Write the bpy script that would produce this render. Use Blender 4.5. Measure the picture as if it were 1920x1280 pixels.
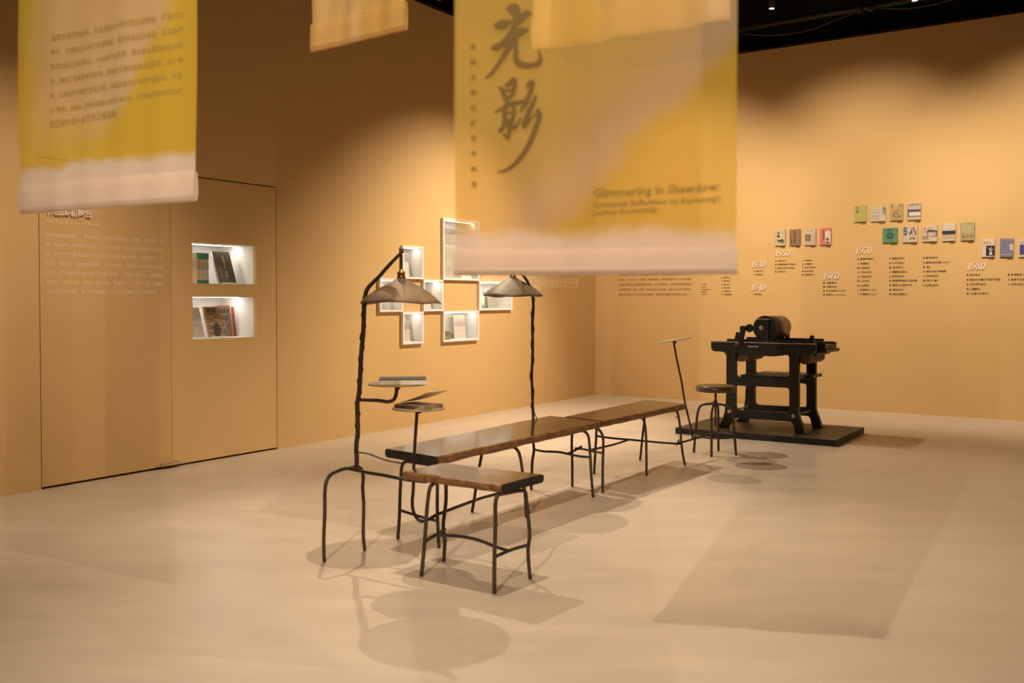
import bpy, math, random
from mathutils import Vector, Matrix, noise
from mathutils.geometry import tessellate_polygon

random.seed(7)
for o in list(bpy.data.objects):
    bpy.data.objects.remove(o)
SC = bpy.context.scene
COL = SC.collection

# ------------------------------------------------------------------ camera
F_PX, PITCH, CY, CAM_H = 1805.0, math.radians(1.30), 602.0, 1.40
cam_d = bpy.data.cameras.new('camera')
cam_d.sensor_width = 36.0
cam_d.lens = F_PX / 1920 * 36
cam_d.shift_y = -(640 - CY) / 1920
cam_d.clip_end = 100
cam_d.dof.use_dof = True
cam_d.dof.focus_distance = 9.3
cam_d.dof.aperture_fstop = 2.8
cam = bpy.data.objects.new('camera', cam_d)
cam.location = (0, 0, CAM_H)
cam.rotation_euler = (math.pi / 2 - PITCH, 0, 0)
COL.objects.link(cam)
SC.camera = cam

# ------------------------------------------------------------------ world, exposure
w = bpy.data.worlds.new('world')
SC.world = w
w.use_nodes = True
w.node_tree.nodes['Background'].inputs[0].default_value = (0.02, 0.017, 0.014, 1)
w.node_tree.nodes['Background'].inputs[1].default_value = 1.0
SC.view_settings.view_transform = 'Standard'
SC.view_settings.look = 'None'
SC.view_settings.exposure = -0.28
SC.view_settings.gamma = 1.0
SC.view_settings.use_curve_mapping = False
SC.cycles.use_denoising = True
SC.cycles.max_bounces = 7
SC.cycles.transparent_max_bounces = 16
SC.cycles.sample_clamp_indirect = 6.0

# room frame: C corner of the two visible walls, U along the left wall, V along the right wall
TH = math.radians(33.37)
U = Vector((math.sin(TH), math.cos(TH), 0))
V = Vector((math.cos(TH), -math.sin(TH), 0))
Z = Vector((0, 0, 1))
C = Vector((1.225, 14.151, 0))
WARM = (1.0, 0.825, 0.63)

def R(u, v, z=0.0):
    return C + U * u + V * v + Z * z

# (u, v, z) position, (u, v, z) target, watts, cone degrees, blend, label
SPOTS = [
    ((-6.48, 1.32, 4.55), (-7.65, 3.30, 0.4), 560, 58, 0.85, 'black track spotlight over the left wall aimed at the near lamp stool'),
    ((-5.25, 0.93, 4.55), (-5.35, 3.50, 0.4), 640, 56, 0.55, 'black track spotlight over the left wall aimed at the two benches'),
    ((-2.95, 0.85, 4.55), (-3.50, 3.60, 0.3), 480, 66, 0.60, 'black track spotlight over the left wall aimed at the printing press'),
    ((-2.75, 3.00, 4.70), (-3.85, 0.0, 0.10), 1750, 74, 1.0, 'black spotlight aimed at the white display boxes on the left wall'),
    ((-8.80, 2.60, 4.60), (-8.70, 0.0, 0.1), 560, 64, 1.0, 'black spotlight aimed at the hidden doors on the left wall'),
    ((-2.80, 1.60, 4.70), (0.0, 1.45, 1.85), 680, 80, 1.0, 'black spotlight aimed at the right wall next to the corner'),
    ((-2.80, 3.95, 4.70), (0.0, 3.80, 1.90), 600, 80, 1.0, 'black spotlight aimed at the middle of the timeline wall'),
    ((-2.80, 5.90, 4.70), (0.0, 6.05, 1.90), 660, 80, 1.0, 'black spotlight aimed at the far right end of the timeline wall'),
    ((-14.95, 6.29, 4.60), (-8.80, 4.85, 1.0), 1550, 50, 0.80, 'black spotlight at the back of the room aimed at the largest banner'),
    ((-11.80, 9.75, 4.60), (-9.30, 3.90, 0.9), 420, 44, 0.85, 'black spotlight at the back right of the room aimed at the left banner'),
    ((-12.60, 7.20, 4.75), (-10.60, 4.90, 2.45), 420, 64, 1.0, 'added unseen spotlight high at the back that brightens the tops of the banners'),  # added fill lamp out of view, only brightens the banner cloth
    ((-8.42, 3.98, 4.60), (-8.50, 4.30, 0.0), 430, 92, 0.9, 'black spotlight hanging straight above the near lamp stool'),
]

# ------------------------------------------------------------------ pixel helpers (1920x1280 frame -> points in the room)
def ray(px, py):
    x, y = (px - 960) / F_PX, -(py - CY) / F_PX
    return Vector((x, math.cos(PITCH) + math.sin(PITCH) * y, -math.sin(PITCH) + math.cos(PITCH) * y))
CAMP = Vector((0, 0, CAM_H))
def atz(px, py, z=0.0):
    r = ray(px, py)
    return CAMP + r * ((z - CAM_H) / r.z)
def atY(px, py, Y):
    r = ray(px, py)
    return CAMP + r * (Y / r.y)
def onplane(px, py, P, n):
    r = ray(px, py)
    return CAMP + r * ((P - CAMP).dot(n) / r.dot(n))
def onv(px, py, v=0.0):            # plane parallel to the left wall -> (u, z)
    p = onplane(px, py, C + V * v, V)
    return (p - C).dot(U), p.z
def onu(px, py, u=0.0):            # plane parallel to the right wall -> (v, z)
    p = onplane(px, py, C + U * u, U)
    return (p - C).dot(V), p.z
def uv(p):
    return (p - C).dot(U), (p - C).dot(V), p.z

# ------------------------------------------------------------------ materials
def mat(name, col, rough=0.6, metal=0.0, var=0.0, scale=6.0, bump=0.0, bscale=60.0, spec=0.5, stretch=None, detail=4.0, col2=None, rvar=0.0):
    m = bpy.data.materials.new(name)
    m.use_nodes = True
    nt = m.node_tree
    b = nt.nodes['Principled BSDF']
    b.inputs['Base Color'].default_value = (*col, 1)
    b.inputs['Roughness'].default_value = rough
    b.inputs['Metallic'].default_value = metal
    b.inputs['Specular IOR Level'].default_value = spec
    tc = nt.nodes.new('ShaderNodeTexCoord')
    vec = tc.outputs['Object']
    if stretch:
        mp = nt.nodes.new('ShaderNodeMapping')
        mp.inputs['Rotation'].default_value = (0, 0, stretch[3] if len(stretch) > 3 else 0)
        mp.inputs['Scale'].default_value = stretch[:3]
        mp.vector_type = 'TEXTURE' if False else 'POINT'
        nt.links.new(vec, mp.inputs[0]); vec = mp.outputs[0]
    nz = nt.nodes.new('ShaderNodeTexNoise')
    nz.inputs['Scale'].default_value = scale
    nz.inputs['Detail'].default_value = detail
    nt.links.new(vec, nz.inputs['Vector'])
    rp = nt.nodes.new('ShaderNodeValToRGB')
    c2 = col2 or tuple(min(1, c * (1 + var)) for c in col)
    c1 = col if col2 else tuple(c * (1 - var) for c in col)
    rp.color_ramp.elements[0].position = 0.32
    rp.color_ramp.elements[1].position = 0.68
    rp.color_ramp.elements[0].color = (*c1, 1)
    rp.color_ramp.elements[1].color = (*c2, 1)
    nt.links.new(nz.outputs['Fac'], rp.inputs[0])
    nt.links.new(rp.outputs[0], b.inputs['Base Color'])
    if rvar:
        mr = nt.nodes.new('ShaderNodeMapRange')
        mr.inputs['To Min'].default_value = max(0.02, rough - rvar)
        mr.inputs['To Max'].default_value = rough + rvar
        nt.links.new(nz.outputs['Fac'], mr.inputs[0]); nt.links.new(mr.outputs[0], b.inputs['Roughness'])
    if bump:
        n2 = nt.nodes.new('ShaderNodeTexNoise')
        n2.inputs['Scale'].default_value = bscale
        n2.inputs['Detail'].default_value = 3
        nt.links.new(vec, n2.inputs['Vector'])
        bp = nt.nodes.new('ShaderNodeBump')
        bp.inputs['Strength'].default_value = bump
        bp.inputs['Distance'].default_value = 0.01
        nt.links.new(n2.outputs['Fac'], bp.inputs['Height'])
        nt.links.new(bp.outputs[0], b.inputs['Normal'])
    return m

def emit(name, col, strength):
    m = bpy.data.materials.new(name)
    m.use_nodes = True
    nt = m.node_tree
    nt.nodes.clear()
    out = nt.nodes.new('ShaderNodeOutputMaterial')
    e = nt.nodes.new('ShaderNodeEmission')
    e.inputs[0].default_value = (*col, 1)
    e.inputs[1].default_value = strength
    nt.links.new(e.outputs[0], out.inputs[0])
    return m

MT = {}
MT['wall'] = mat('wall_paint', (0.635, 0.418, 0.178), 0.86, var=0.02, scale=1.3, bump=0.03, bscale=220, spec=0.25)
MT['floor'] = mat('floor_coating', (0.575, 0.478, 0.372), 0.33, var=0.06, scale=1.6, spec=0.42, stretch=(1, 3.2, 1, -TH), bump=0.015, bscale=30, rvar=0.06)
MT['ceiling'] = mat('ceiling_black', (0.008, 0.007, 0.006), 0.9, var=0.1)
MT['seam'] = mat('seam_dark', (0.02, 0.012, 0.006), 0.9)
MT['white'] = mat('white_lacquer', (0.83, 0.80, 0.76), 0.5, var=0.015)
MT['lining'] = mat('niche_white', (0.85, 0.83, 0.79), 0.6, var=0.015)
MT['letter_white'] = mat('letter_white', (0.88, 0.74, 0.60), 0.6, var=0.02)
MT['letter_cream'] = mat('letter_cream', (0.86, 0.65, 0.44), 0.7, var=0.02)
MT['letter_dark'] = mat('letter_dark', (0.075, 0.036, 0.008), 0.8, var=0.05)
MT['letter_brown'] = mat('letter_brown', (0.22, 0.115, 0.022), 0.8, var=0.05)
MT['iron'] = mat('forged_iron', (0.060, 0.040, 0.027), 0.52, metal=0.35, var=0.35, scale=30, bump=0.35, bscale=90, rvar=0.1)
MT['wood_top'] = mat('wood_top', (0.032, 0.017, 0.008), 0.15, var=0.35, scale=9, stretch=(9, 1.2, 9, -TH), spec=0.5, col2=(0.058, 0.030, 0.013), rvar=0.03)
MT['wood_edge'] = mat('wood_edge', (0.12, 0.052, 0.016), 0.5, scale=7, stretch=(4, 1, 6, -TH), bump=0.4, bscale=14, col2=(0.29, 0.13, 0.044))
MT['wood_end'] = mat('wood_end', (0.012, 0.009, 0.007), 0.5, var=0.3, scale=30, bump=0.2, bscale=60)
MT['bamboo'] = mat('tray_wood', (0.42, 0.30, 0.16), 0.5, var=0.12, scale=12)
MT['shade'] = mat('hammered_shade', (0.115, 0.068, 0.030), 0.6, metal=0.1, scale=8, bump=0.25, bscale=14, col2=(0.27, 0.165, 0.08), rvar=0.06)
MT['shade2'] = mat('hammered_shade_dark', (0.11, 0.08, 0.034), 0.6, metal=0.1, scale=8, bump=0.25, bscale=14, col2=(0.22, 0.16, 0.075), rvar=0.06)
MT['brass'] = mat('aged_brass', (0.30, 0.18, 0.06), 0.38, metal=0.8, var=0.2, scale=20)
MT['cable'] = mat('black_cable', (0.012, 0.009, 0.008), 0.6, var=0.2)
MT['paper'] = mat('paper', (0.80, 0.73, 0.62), 0.8, var=0.03, scale=20)
MT['paper_grey'] = mat('paper_grey', (0.52, 0.47, 0.41), 0.8, var=0.08, scale=14)
MT['paper_dim'] = mat('paper_dim', (0.36, 0.325, 0.28), 0.8, var=0.08, scale=14)
MT['black'] = mat('black_print', (0.012, 0.010, 0.009), 0.55, var=0.2)
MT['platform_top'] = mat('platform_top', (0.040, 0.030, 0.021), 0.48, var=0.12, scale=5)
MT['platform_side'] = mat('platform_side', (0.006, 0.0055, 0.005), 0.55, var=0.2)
MT['press'] = mat('press_paint', (0.0065, 0.007, 0.007), 0.45, var=0.35, scale=9, bump=0.25, bscale=50, rvar=0.08)
MT['press_edge'] = mat('worn_steel', (0.42, 0.33, 0.23), 0.45, metal=0.15, var=0.3, scale=18)
MT['drum'] = mat('drum_steel', (0.27, 0.195, 0.11), 0.40, metal=0.25, var=0.16, scale=5, rvar=0.06)
MT['bolt'] = mat('bolt_steel', (0.55, 0.50, 0.43), 0.4, metal=0.7, var=0.2, scale=40)
MT['press_wood'] = mat('press_wood', (0.13, 0.062, 0.026), 0.6, var=0.3, scale=8, stretch=(1, 5, 5, 0))
MT['handle_wood'] = mat('handle_wood', (0.22, 0.075, 0.04), 0.45, var=0.2, scale=20)
MT['stool_top'] = mat('stool_top', (0.075, 0.040, 0.017), 0.35, var=0.2, scale=12)
MT['fixture'] = mat('fixture_black', (0.012, 0.010, 0.009), 0.5, var=0.1)
MT['pipe'] = mat('pipe_black', (0.018, 0.014, 0.010), 0.5, var=0.1)
MT['ink'] = mat('banner_ink', (0.11, 0.064, 0.010), 0.9, var=0.05)
MT['ink_soft'] = mat('banner_ink_soft', (0.36, 0.24, 0.05), 0.9, var=0.05)
MT['ink_title'] = mat('banner_ink_title', (0.17, 0.105, 0.016), 0.9, var=0.05)
MT['led'] = emit('led_strip', (1.0, 0.92, 0.82), 46.0)
MT['lamp_face'] = emit('lamp_face', (1.0, 0.86, 0.68), 7.0)
MT['lamp_face_dim'] = emit('lamp_face_dim', (0.75, 0.85, 0.82), 0.28)

_cm = {}
def cmat(col, rough=0.6):
    k = tuple(round(c, 3) for c in col)
    if k not in _cm:
        _cm[k] = mat('print_colour', k, rough, var=0.05, scale=25)
    return _cm[k]

def glass_mat():
    m = bpy.data.materials.new('clear_pane'); m.use_nodes = True
    nt = m.node_tree; nt.nodes.clear()
    out = nt.nodes.new('ShaderNodeOutputMaterial')
    tr = nt.nodes.new('ShaderNodeBsdfTransparent'); tr.inputs[0].default_value = (0.97, 0.97, 0.96, 1)
    gl = nt.nodes.new('ShaderNodeBsdfGlossy'); gl.inputs['Roughness'].default_value = 0.03
    fr = nt.nodes.new('ShaderNodeValue'); fr.outputs[0].default_value = 0.03
    mx = nt.nodes.new('ShaderNodeMixShader')
    nt.links.new(fr.outputs[0], mx.inputs[0]); nt.links.new(tr.outputs[0], mx.inputs[1]); nt.links.new(gl.outputs[0], mx.inputs[2])
    nt.links.new(mx.outputs[0], out.inputs[0])
    return m
MT['glass'] = glass_mat()

def cloth_mat(name, pale_pts, white_h, alpha=0.78, yellow=(0.80, 0.55, 0.065), pale=(0.82, 0.60, 0.34), white=(0.88, 0.74, 0.62), keep=None):
    """printed organza: UV in metres; pale_pts = (a, b, ramp stops) gives the printed pale wash along a*x + b*z."""
    a, bcoef, stops = pale_pts
    m = bpy.data.materials.new(name); m.use_nodes = True
    nt = m.node_tree; nt.nodes.clear()
    N = nt.nodes.new; L = nt.links.new
    out = N('ShaderNodeOutputMaterial')
    uvn = N('ShaderNodeUVMap'); uvn.uv_map = 'UVMap'
    sep = N('ShaderNodeSeparateXYZ'); L(uvn.outputs[0], sep.inputs[0])
    nz = N('ShaderNodeTexNoise'); nz.inputs['Scale'].default_value = 5; nz.inputs['Detail'].default_value = 4
    L(uvn.outputs[0], nz.inputs['Vector'])
    def math_(op, x, y):
        n = N('ShaderNodeMath'); n.operation = op
        for i, s in enumerate((x, y)):
            if isinstance(s, (int, float)): n.inputs[i].default_value = s
            else: L(s, n.inputs[i])
        return n.outputs[0]
    s = math_('ADD', math_('MULTIPLY', sep.outputs[0], a), math_('MULTIPLY', sep.outputs[1], bcoef))
    s = math_('ADD', s, math_('MULTIPLY', math_('SUBTRACT', nz.outputs['Fac'], 0.5), 0.16))
    s = math_('ADD', s, 0.5)
    rp = N('ShaderNodeValToRGB')
    el = rp.color_ramp.elements
    el[0].position, el[1].position = stops[0][0], stops[-1][0]
    for pos, f in stops[1:-1]:
        el.new(pos)
    for e, (pos, f) in zip(el, stops):
        e.color = (f, f, f, 1)
    L(s, rp.inputs[0])
    pf_ = rp.outputs[0]
    if keep:      # the pale wash fades out towards the left edge and the foot of the cloth
        for sock, lo, hi in ((sep.outputs[0], keep[0], keep[1]), (sep.outputs[1], keep[2], keep[3])):
            k_ = N('ShaderNodeMapRange'); k_.interpolation_type = 'SMOOTHSTEP'
            k_.inputs['From Min'].default_value = lo; k_.inputs['From Max'].default_value = hi
            L(math_('ADD', sock, math_('MULTIPLY', math_('SUBTRACT', nz.outputs['Fac'], 0.5), 0.1)), k_.inputs[0])
            pf_ = math_('MULTIPLY', pf_, k_.outputs[0])
    mx1 = N('ShaderNodeMixRGB'); L(pf_, mx1.inputs[0])
    mx1.inputs[1].default_value = (*yellow, 1); mx1.inputs[2].default_value = (*pale, 1)
    h = math_('ADD', sep.outputs[1], math_('MULTIPLY', math_('SUBTRACT', nz.outputs['Fac'], 0.5), 0.10))
    mr = N('ShaderNodeMapRange'); mr.interpolation_type = 'SMOOTHSTEP'
    mr.inputs['From Min'].default_value = white_h - 0.022; mr.inputs['From Max'].default_value = white_h + 0.022
    mr.inputs['To Min'].default_value = 1; mr.inputs['To Max'].default_value = 0
    L(h, mr.inputs[0])
    mx2 = N('ShaderNodeMixRGB'); L(mr.outputs[0], mx2.inputs[0]); L(mx1.outputs[0], mx2.inputs[1])
    mx2.inputs[2].default_value = (*white, 1)
    di = N('ShaderNodeBsdfDiffuse'); tl = N('ShaderNodeBsdfTranslucent'); tr = N('ShaderNodeBsdfTransparent')
    L(mx2.outputs[0], di.inputs[0]); L(mx2.outputs[0], tl.inputs[0])
    mxt = N('ShaderNodeMixRGB'); mxt.inputs[0].default_value = 0.42; mxt.inputs[1].default_value = (1, 1, 1, 1); L(mx2.outputs[0], mxt.inputs[2])
    L(mxt.outputs[0], tr.inputs[0])
    m1 = N('ShaderNodeMixShader'); m1.inputs[0].default_value = 0.5
    L(di.outputs[0], m1.inputs[1]); L(tl.outputs[0], m1.inputs[2])
    m2 = N('ShaderNodeMixShader'); L(math_('ADD', alpha, math_('MULTIPLY', mr.outputs[0], (1 - alpha) * 0.4)), m2.inputs[0])
    L(tr.outputs[0], m2.inputs[1]); L(m1.outputs[0], m2.inputs[2])
    L(m2.outputs[0], out.inputs[0])
    return m

# ------------------------------------------------------------------ object helpers
WLOC = {}
def tag(o, label=None, cat=None, group=None, kind=None):
    if label: o['label'] = label
    if cat: o['category'] = cat
    if group: o['group'] = group
    if kind: o['kind'] = kind
    return o
def thing(name, loc, label, cat, group=None):
    o = bpy.data.objects.new(name, None)
    o.empty_display_size = 0.1
    o.location = loc
    COL.objects.link(o)
    WLOC[o.name] = Vector(loc)
    return tag(o, label, cat, group)

class M:
    def __init__(s):
        s.v, s.f, s.m, s.uv, s.sm = [], [], [], None, []
    def add(s, verts, faces, mi=0, smooth=False):
        n = len(s.v)
        s.v += [Vector(p) for p in verts]
        for f in faces:
            s.f.append(tuple(i + n for i in f)); s.m.append(mi); s.sm.append(smooth)
        return s
    def boxv(s, o, a, b, c, mi=0):      # corner and three edge vectors
        o = Vector(o)
        P = [o, o + a, o + a + b, o + b, o + c, o + a + c, o + a + b + c, o + b + c]
        F = [(0, 3, 2, 1), (4, 5, 6, 7), (0, 1, 5, 4), (1, 2, 6, 5), (2, 3, 7, 6), (3, 0, 4, 7)]
        if a.cross(b).dot(c) < 0: F = [f[::-1] for f in F]
        return s.add(P, F, mi)
    def rbox(s, u0, u1, v0, v1, z0, z1, mi=0):   # box along the room axes
        return s.boxv(R(u0, v0, z0), U * (u1 - u0), V * (v1 - v0), Z * (z1 - z0), mi)
    def tube(s, pts, r, n=8, mi=0, sub=0, caps=True):
        pts = [Vector(p) for p in pts]
        rr = list(r) if isinstance(r, (list, tuple)) else [r] * len(pts)
        if sub:
            P, Q = [], []
            for i in range(len(pts) - 1):
                p0, p1, p2, p3 = pts[max(i - 1, 0)], pts[i], pts[i + 1], pts[min(i + 2, len(pts) - 1)]
                for k in range(sub):
                    t = k / sub
                    P.append(0.5 * ((2 * p1) + (p2 - p0) * t + (2 * p0 - 5 * p1 + 4 * p2 - p3) * t * t + (3 * p1 - p0 - 3 * p2 + p3) * t ** 3))
                    Q.append(rr[i] * (1 - t) + rr[i + 1] * t)
            P.append(pts[-1]); Q.append(rr[-1])
            pts, rr = P, Q
        T = []
        for i in range(len(pts)):
            d = pts[min(i + 1, len(pts) - 1)] - pts[max(i - 1, 0)]
            T.append(d.normalized() if d.length > 1e-9 else Vector((0, 0, 1)))
        ref = Vector((1, 0, 0)) if abs(T[0].x) < 0.8 else Vector((0, 1, 0))
        N = (ref - T[0] * ref.dot(T[0])).normalized()
        V_, F_ = [], []
        for i, p in enumerate(pts):
            if i:
                N = (N - T[i] * N.dot(T[i]))
                N = N.normalized() if N.length > 1e-6 else T[i].orthogonal().normalized()
            B = T[i].cross(N)
            for k in range(n):
                a = 2 * math.pi * k / n
                V_.append(p + (N * math.cos(a) + B * math.sin(a)) * rr[i])
        for i in range(len(pts) - 1):
            for k in range(n):
                k2 = (k + 1) % n
                F_.append((i * n + k, i * n + k2, (i + 1) * n + k2, (i + 1) * n + k))
        s.add(V_, F_, mi, True)
        if caps:
            b = len(s.v) - len(V_)
            s.f.append(tuple(b + k for k in reversed(range(n)))); s.m.append(mi); s.sm.append(False)
            e = b + (len(pts) - 1) * n
            s.f.append(tuple(e + k for k in range(n))); s.m.append(mi); s.sm.append(False)
        return s
    def lathe(s, o, axis, prof, n=24, mi=0, smooth=True, wob=None):   # prof: (radius, along axis)
        o, ax = Vector(o), Vector(axis).normalized()
        e1 = ax.orthogonal().normalized(); e2 = ax.cross(e1)
        V_, F_ = [], []
        for j, (r, h) in enumerate(prof):
            for k in range(n):
                a = 2 * math.pi * k / n
                rr, hh = (r, h) if wob is None else wob(r, h, a)
                V_.append(o + ax * hh + (e1 * math.cos(a) + e2 * math.sin(a)) * rr)
        for j in range(len(prof) - 1):
            for k in range(n):
                k2 = (k + 1) % n
                F_.append((j * n + k, j * n + k2, (j + 1) * n + k2, (j + 1) * n + k))
        s.add(V_, F_, mi, smooth)
        b = len(s.v) - len(V_)
        if prof[0][0] > 1e-4:
            s.f.append(tuple(b + k for k in reversed(range(n)))); s.m.append(mi); s.sm.append(False)
        if prof[-1][0] > 1e-4:
            e = b + (len(prof) - 1) * n
            s.f.append(tuple(e + k for k in range(n))); s.m.append(mi); s.sm.append(False)
        return s
    def prism(s, o, ex, ey, depth, outer, holes=(), mi=0, mside=None):
        """2-D outline with holes in (ex, ey) from origin o, extruded along vector depth."""
        loops = [[Vector((x, y, 0)) for x, y in outer]] + [[Vector((x, y, 0)) for x, y in h] for h in holes]
        tri = tessellate_polygon(loops)
        flat = [p for l in loops for p in l]
        w = [o + ex * p.x + ey * p.y for p in flat]
        n = len(w)
        s.add(w + [p + depth for p in w], [tuple(t) for t in tri] + [tuple(i + n for i in reversed(t)) for t in tri], mi)
        k = len(s.v) - 2 * n; i0 = 0
        for l in loops:
            for i in range(len(l)):
                a, b = i0 + i, i0 + (i + 1) % len(l)
                s.f.append((k + a, k + b, k + n + b, k + n + a)); s.m.append(mi if mside is None else mside); s.sm.append(False)
            i0 += len(l)
        return s
    def build(s, name, mats, parent=None, **kw):
        xs = [p.x for p in s.v]; ys = [p.y for p in s.v]; zs = [p.z for p in s.v]
        base = Vector(((min(xs) + max(xs)) / 2, (min(ys) + max(ys)) / 2, min(zs)))
        me = bpy.data.meshes.new(name)
        me.from_pydata([p - base for p in s.v], [], s.f)
        for mm in (mats if isinstance(mats, (list, tuple)) else [mats]):
            me.materials.append(MT[mm] if isinstance(mm, str) else mm)
        for p, mi, sm in zip(me.polygons, s.m, s.sm):
            p.material_index = mi; p.use_smooth = sm
        if s.uv:
            lay = me.uv_layers.new(name='UVMap')
            for lp in me.loops:
                lay.data[lp.index].uv = s.uv[lp.vertex_index]
        me.update()
        o = bpy.data.objects.new(name, me)
        COL.objects.link(o)
        if parent is not None:
            o.parent = parent
            o.location = base - WLOC[parent.name]
        else:
            o.location = base
        WLOC[o.name] = base
        return tag(o, **kw)

# ------------------------------------------------------------------ lettering helpers
_tc = {}
def glyphs(txt, shear=0.0, off=0.0, space=1.0):
    k = (txt, shear, off, space)
    if k in _tc: return _tc[k]
    cu = bpy.data.curves.new('t', 'FONT')
    cu.body = txt; cu.resolution_u = 1; cu.fill_mode = 'FRONT'; cu.shear = shear; cu.offset = off; cu.space_character = space
    ob = bpy.data.objects.new('t', cu); COL.objects.link(ob)
    bpy.context.view_layer.update()
    me = bpy.data.meshes.new_from_object(ob.evaluated_get(bpy.context.evaluated_depsgraph_get()))
    vs = [Vector(v.co) for v in me.vertices]; fs = [tuple(p.vertices) for p in me.polygons]
    bpy.data.objects.remove(ob); bpy.data.curves.remove(cu); bpy.data.meshes.remove(me)
    if vs:
        x0 = min(v.x for v in vs); x1 = max(v.x for v in vs)
        vs = [Vector((v.x - x0, v.y, 0)) for v in vs]
        r = (vs, fs, x1 - x0)
    else:
        r = ([], [], 1.0)
    _tc[k] = r
    return r
class Panel:
    """a flat face in the room: origin o, unit axes ex (right) and ey (up)"""
    def __init__(s, o, ex, ey, warp=None):
        s.o, s.ex, s.ey = Vector(o), Vector(ex), Vector(ey)
        s.n = s.ex.cross(s.ey).normalized(); s.warp = warp
    def p(s, x, y, d=0.0):
        q = s.o + s.ex * x + s.ey * y + s.n * d
        return q + s.n * s.warp(x, y) if s.warp else q
    def rect(s, m, x0, y0, x1, y1, d0=0.0, d1=0.001, mi=0):
        return m.boxv(s.p(x0, y0, d0), s.ex * (x1 - x0), s.ey * (y1 - y0), s.n * (d1 - d0), mi)
    def text(s, m, txt, x, y, width=None, size=None, d=0.001, mi=0, shear=0.0, off=0.0, space=1.0, slope=0.0, thick=0.0):
        vs, fs, tw = glyphs(txt, shear, off, space)
        k = size if size else width / tw
        pts = [s.p(x + v.x * k, y + v.y * k + slope * v.x * k, d + thick) for v in vs]
        m.add(pts, fs, mi)
        if thick:
            n = len(vs); b = len(m.v) - n
            edges = {}
            for f in fs:
                for i in range(len(f)):
                    e = (f[i], f[(i + 1) % len(f)])
                    if (e[1], e[0]) in edges: edges.pop((e[1], e[0]))
                    else: edges[e] = 1
            back = [s.p(x + v.x * k, y + v.y * k + slope * v.x * k, d) for v in vs]
            b2 = len(m.v); m.v += back
            for (a_, c_) in edges:
                m.f.append((b + c_, b + a_, b2 + a_, b2 + c_)); m.m.append(mi); m.sm.append(False)
        return tw * k
    def stroke(s, m, pts, d=0.001, mi=0, sub=6, thick=0.0):
        """brush stroke: (x, y, width) knots, smoothed, rounded ends"""
        P = []
        for i in range(len(pts) - 1):
            q = [Vector(pts[j]) for j in (max(i - 1, 0), i, i + 1, min(i + 2, len(pts) - 1))]
            for k in range(sub):
                t = k / sub
                P.append(0.5 * ((2 * q[1]) + (q[2] - q[0]) * t + (2 * q[0] - 5 * q[1] + 4 * q[2] - q[3]) * t * t + (3 * q[1] - q[0] - 3 * q[2] + q[3]) * t ** 3))
        P.append(Vector(pts[-1]))
        def cap(p, dr):
            r = abs(p.z) / 2
            a0 = math.atan2(dr.y, dr.x)
            return [(p.x + r * math.cos(a0 + a), p.y + r * math.sin(a0 + a)) for a in (math.pi / 2, math.pi / 4, 0, -math.pi / 4, -math.pi / 2)]
        Lf, Rt = [], []
        for i, p in enumerate(P):
            t = P[min(i + 1, len(P) - 1)] - P[max(i - 1, 0)]
            l = math.hypot(t.x, t.y) or 1
            nx, ny = -t.y / l, t.x / l
            h = max(abs(p.z), 1e-4) / 2
            Lf.append((p.x + nx * h, p.y + ny * h)); Rt.append((p.x - nx * h, p.y - ny * h))
        vs = []; fs = []
        for a, b in zip(Lf, Rt): vs += [a, b]
        for i in range(len(P) - 1): fs.append((2 * i + 1, 2 * i + 3, 2 * i + 2, 2 * i))
        for p, dr in ((P[-1], P[-1] - P[-2]), (P[0], P[0] - P[1])):
            c = cap(p, dr); b = len(vs); vs += c; fs.append(tuple(b + k for k in (4, 3, 2, 1, 0))[::-1])
        m.add([s.p(x, y, d + thick) for x, y in vs], fs, mi)
        return m

# ================================================================== THE ROOM
WTOP = 4.68
m = M(); m.boxv(R(-17, -0.9, -0.12), U * 17.6, V * 12.4, Z * 0.12); floor = m.build('floor', 'floor', kind='structure')
m = M(); m.boxv(R(-17, -0.9, 5.5), U * 17.6, V * 12.4, Z * 0.1); ceiling = m.build('ceiling', 'ceiling', kind='structure')

# left wall: opening for the pair of flush doors and seven holes for the display boxes
DU0, DU1, DZ = -8.512, -6.208, 2.445
DSEAM = onv(321.3, 620)[0]
PROT = 0.036
CU = [onv(712.5, 560, PROT)[0], onv(755.5, 560, PROT)[0], onv(794.5, 560, PROT)[0], onv(831.5, 560, PROT)[0], onv(898.5, 560, PROT)[0], onv(961, 560, PROT)[0]]
CZ = [0.0] * 5
CZ[0] = onv(832, 643.5, PROT)[1]; CZ[1] = onv(832, 583, PROT)[1]; CZ[2] = onv(832, 524.5, PROT)[1]; CZ[3] = onv(755, 459.5, PROT)[1]; CZ[4] = onv(829, 407.5, PROT)[1]
CZ[0] = CZ[1] - (CZ[2] - CZ[1]) * 1.0
BOXES = [  # u0, u1, z0, z1, label
    (CU[1], CU[2], CZ[2], CZ[3], 'small white display box above and left of the cluster, behind the near lamp cord'),
    (CU[3], CU[4], CZ[2], CZ[4], 'tallest white display box, upper right of the cluster, half behind the big banner'),
    (CU[0], CU[1], CZ[1], CZ[2], 'leftmost white display box, mostly hidden by the near lamp shade'),
    (CU[2], CU[3], CZ[1], CZ[2], 'small white display box in the centre touching the right rim of the near shade'),
    (CU[4], CU[5], CZ[1], CZ[2], 'rightmost wide white display box behind the far lamp shade'),
    (CU[3], CU[4], CZ[0], CZ[1], 'wide white display box at the bottom holding a standing card'),
    (CU[1], CU[2], CZ[0], CZ[1], 'small white display box at the bottom left under the near lamp shade'),
]
G = 0.004
holes = [[(DU0, 0.001), (DU1, 0.001), (DU1, DZ), (DU0, DZ)]]
for (a, b, c, d, lb) in BOXES:
    holes.append([(a + 0.012, c + 0.012), (b - 0.012, c + 0.012), (b - 0.012, d - 0.012), (a + 0.012, d - 0.012)])
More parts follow.
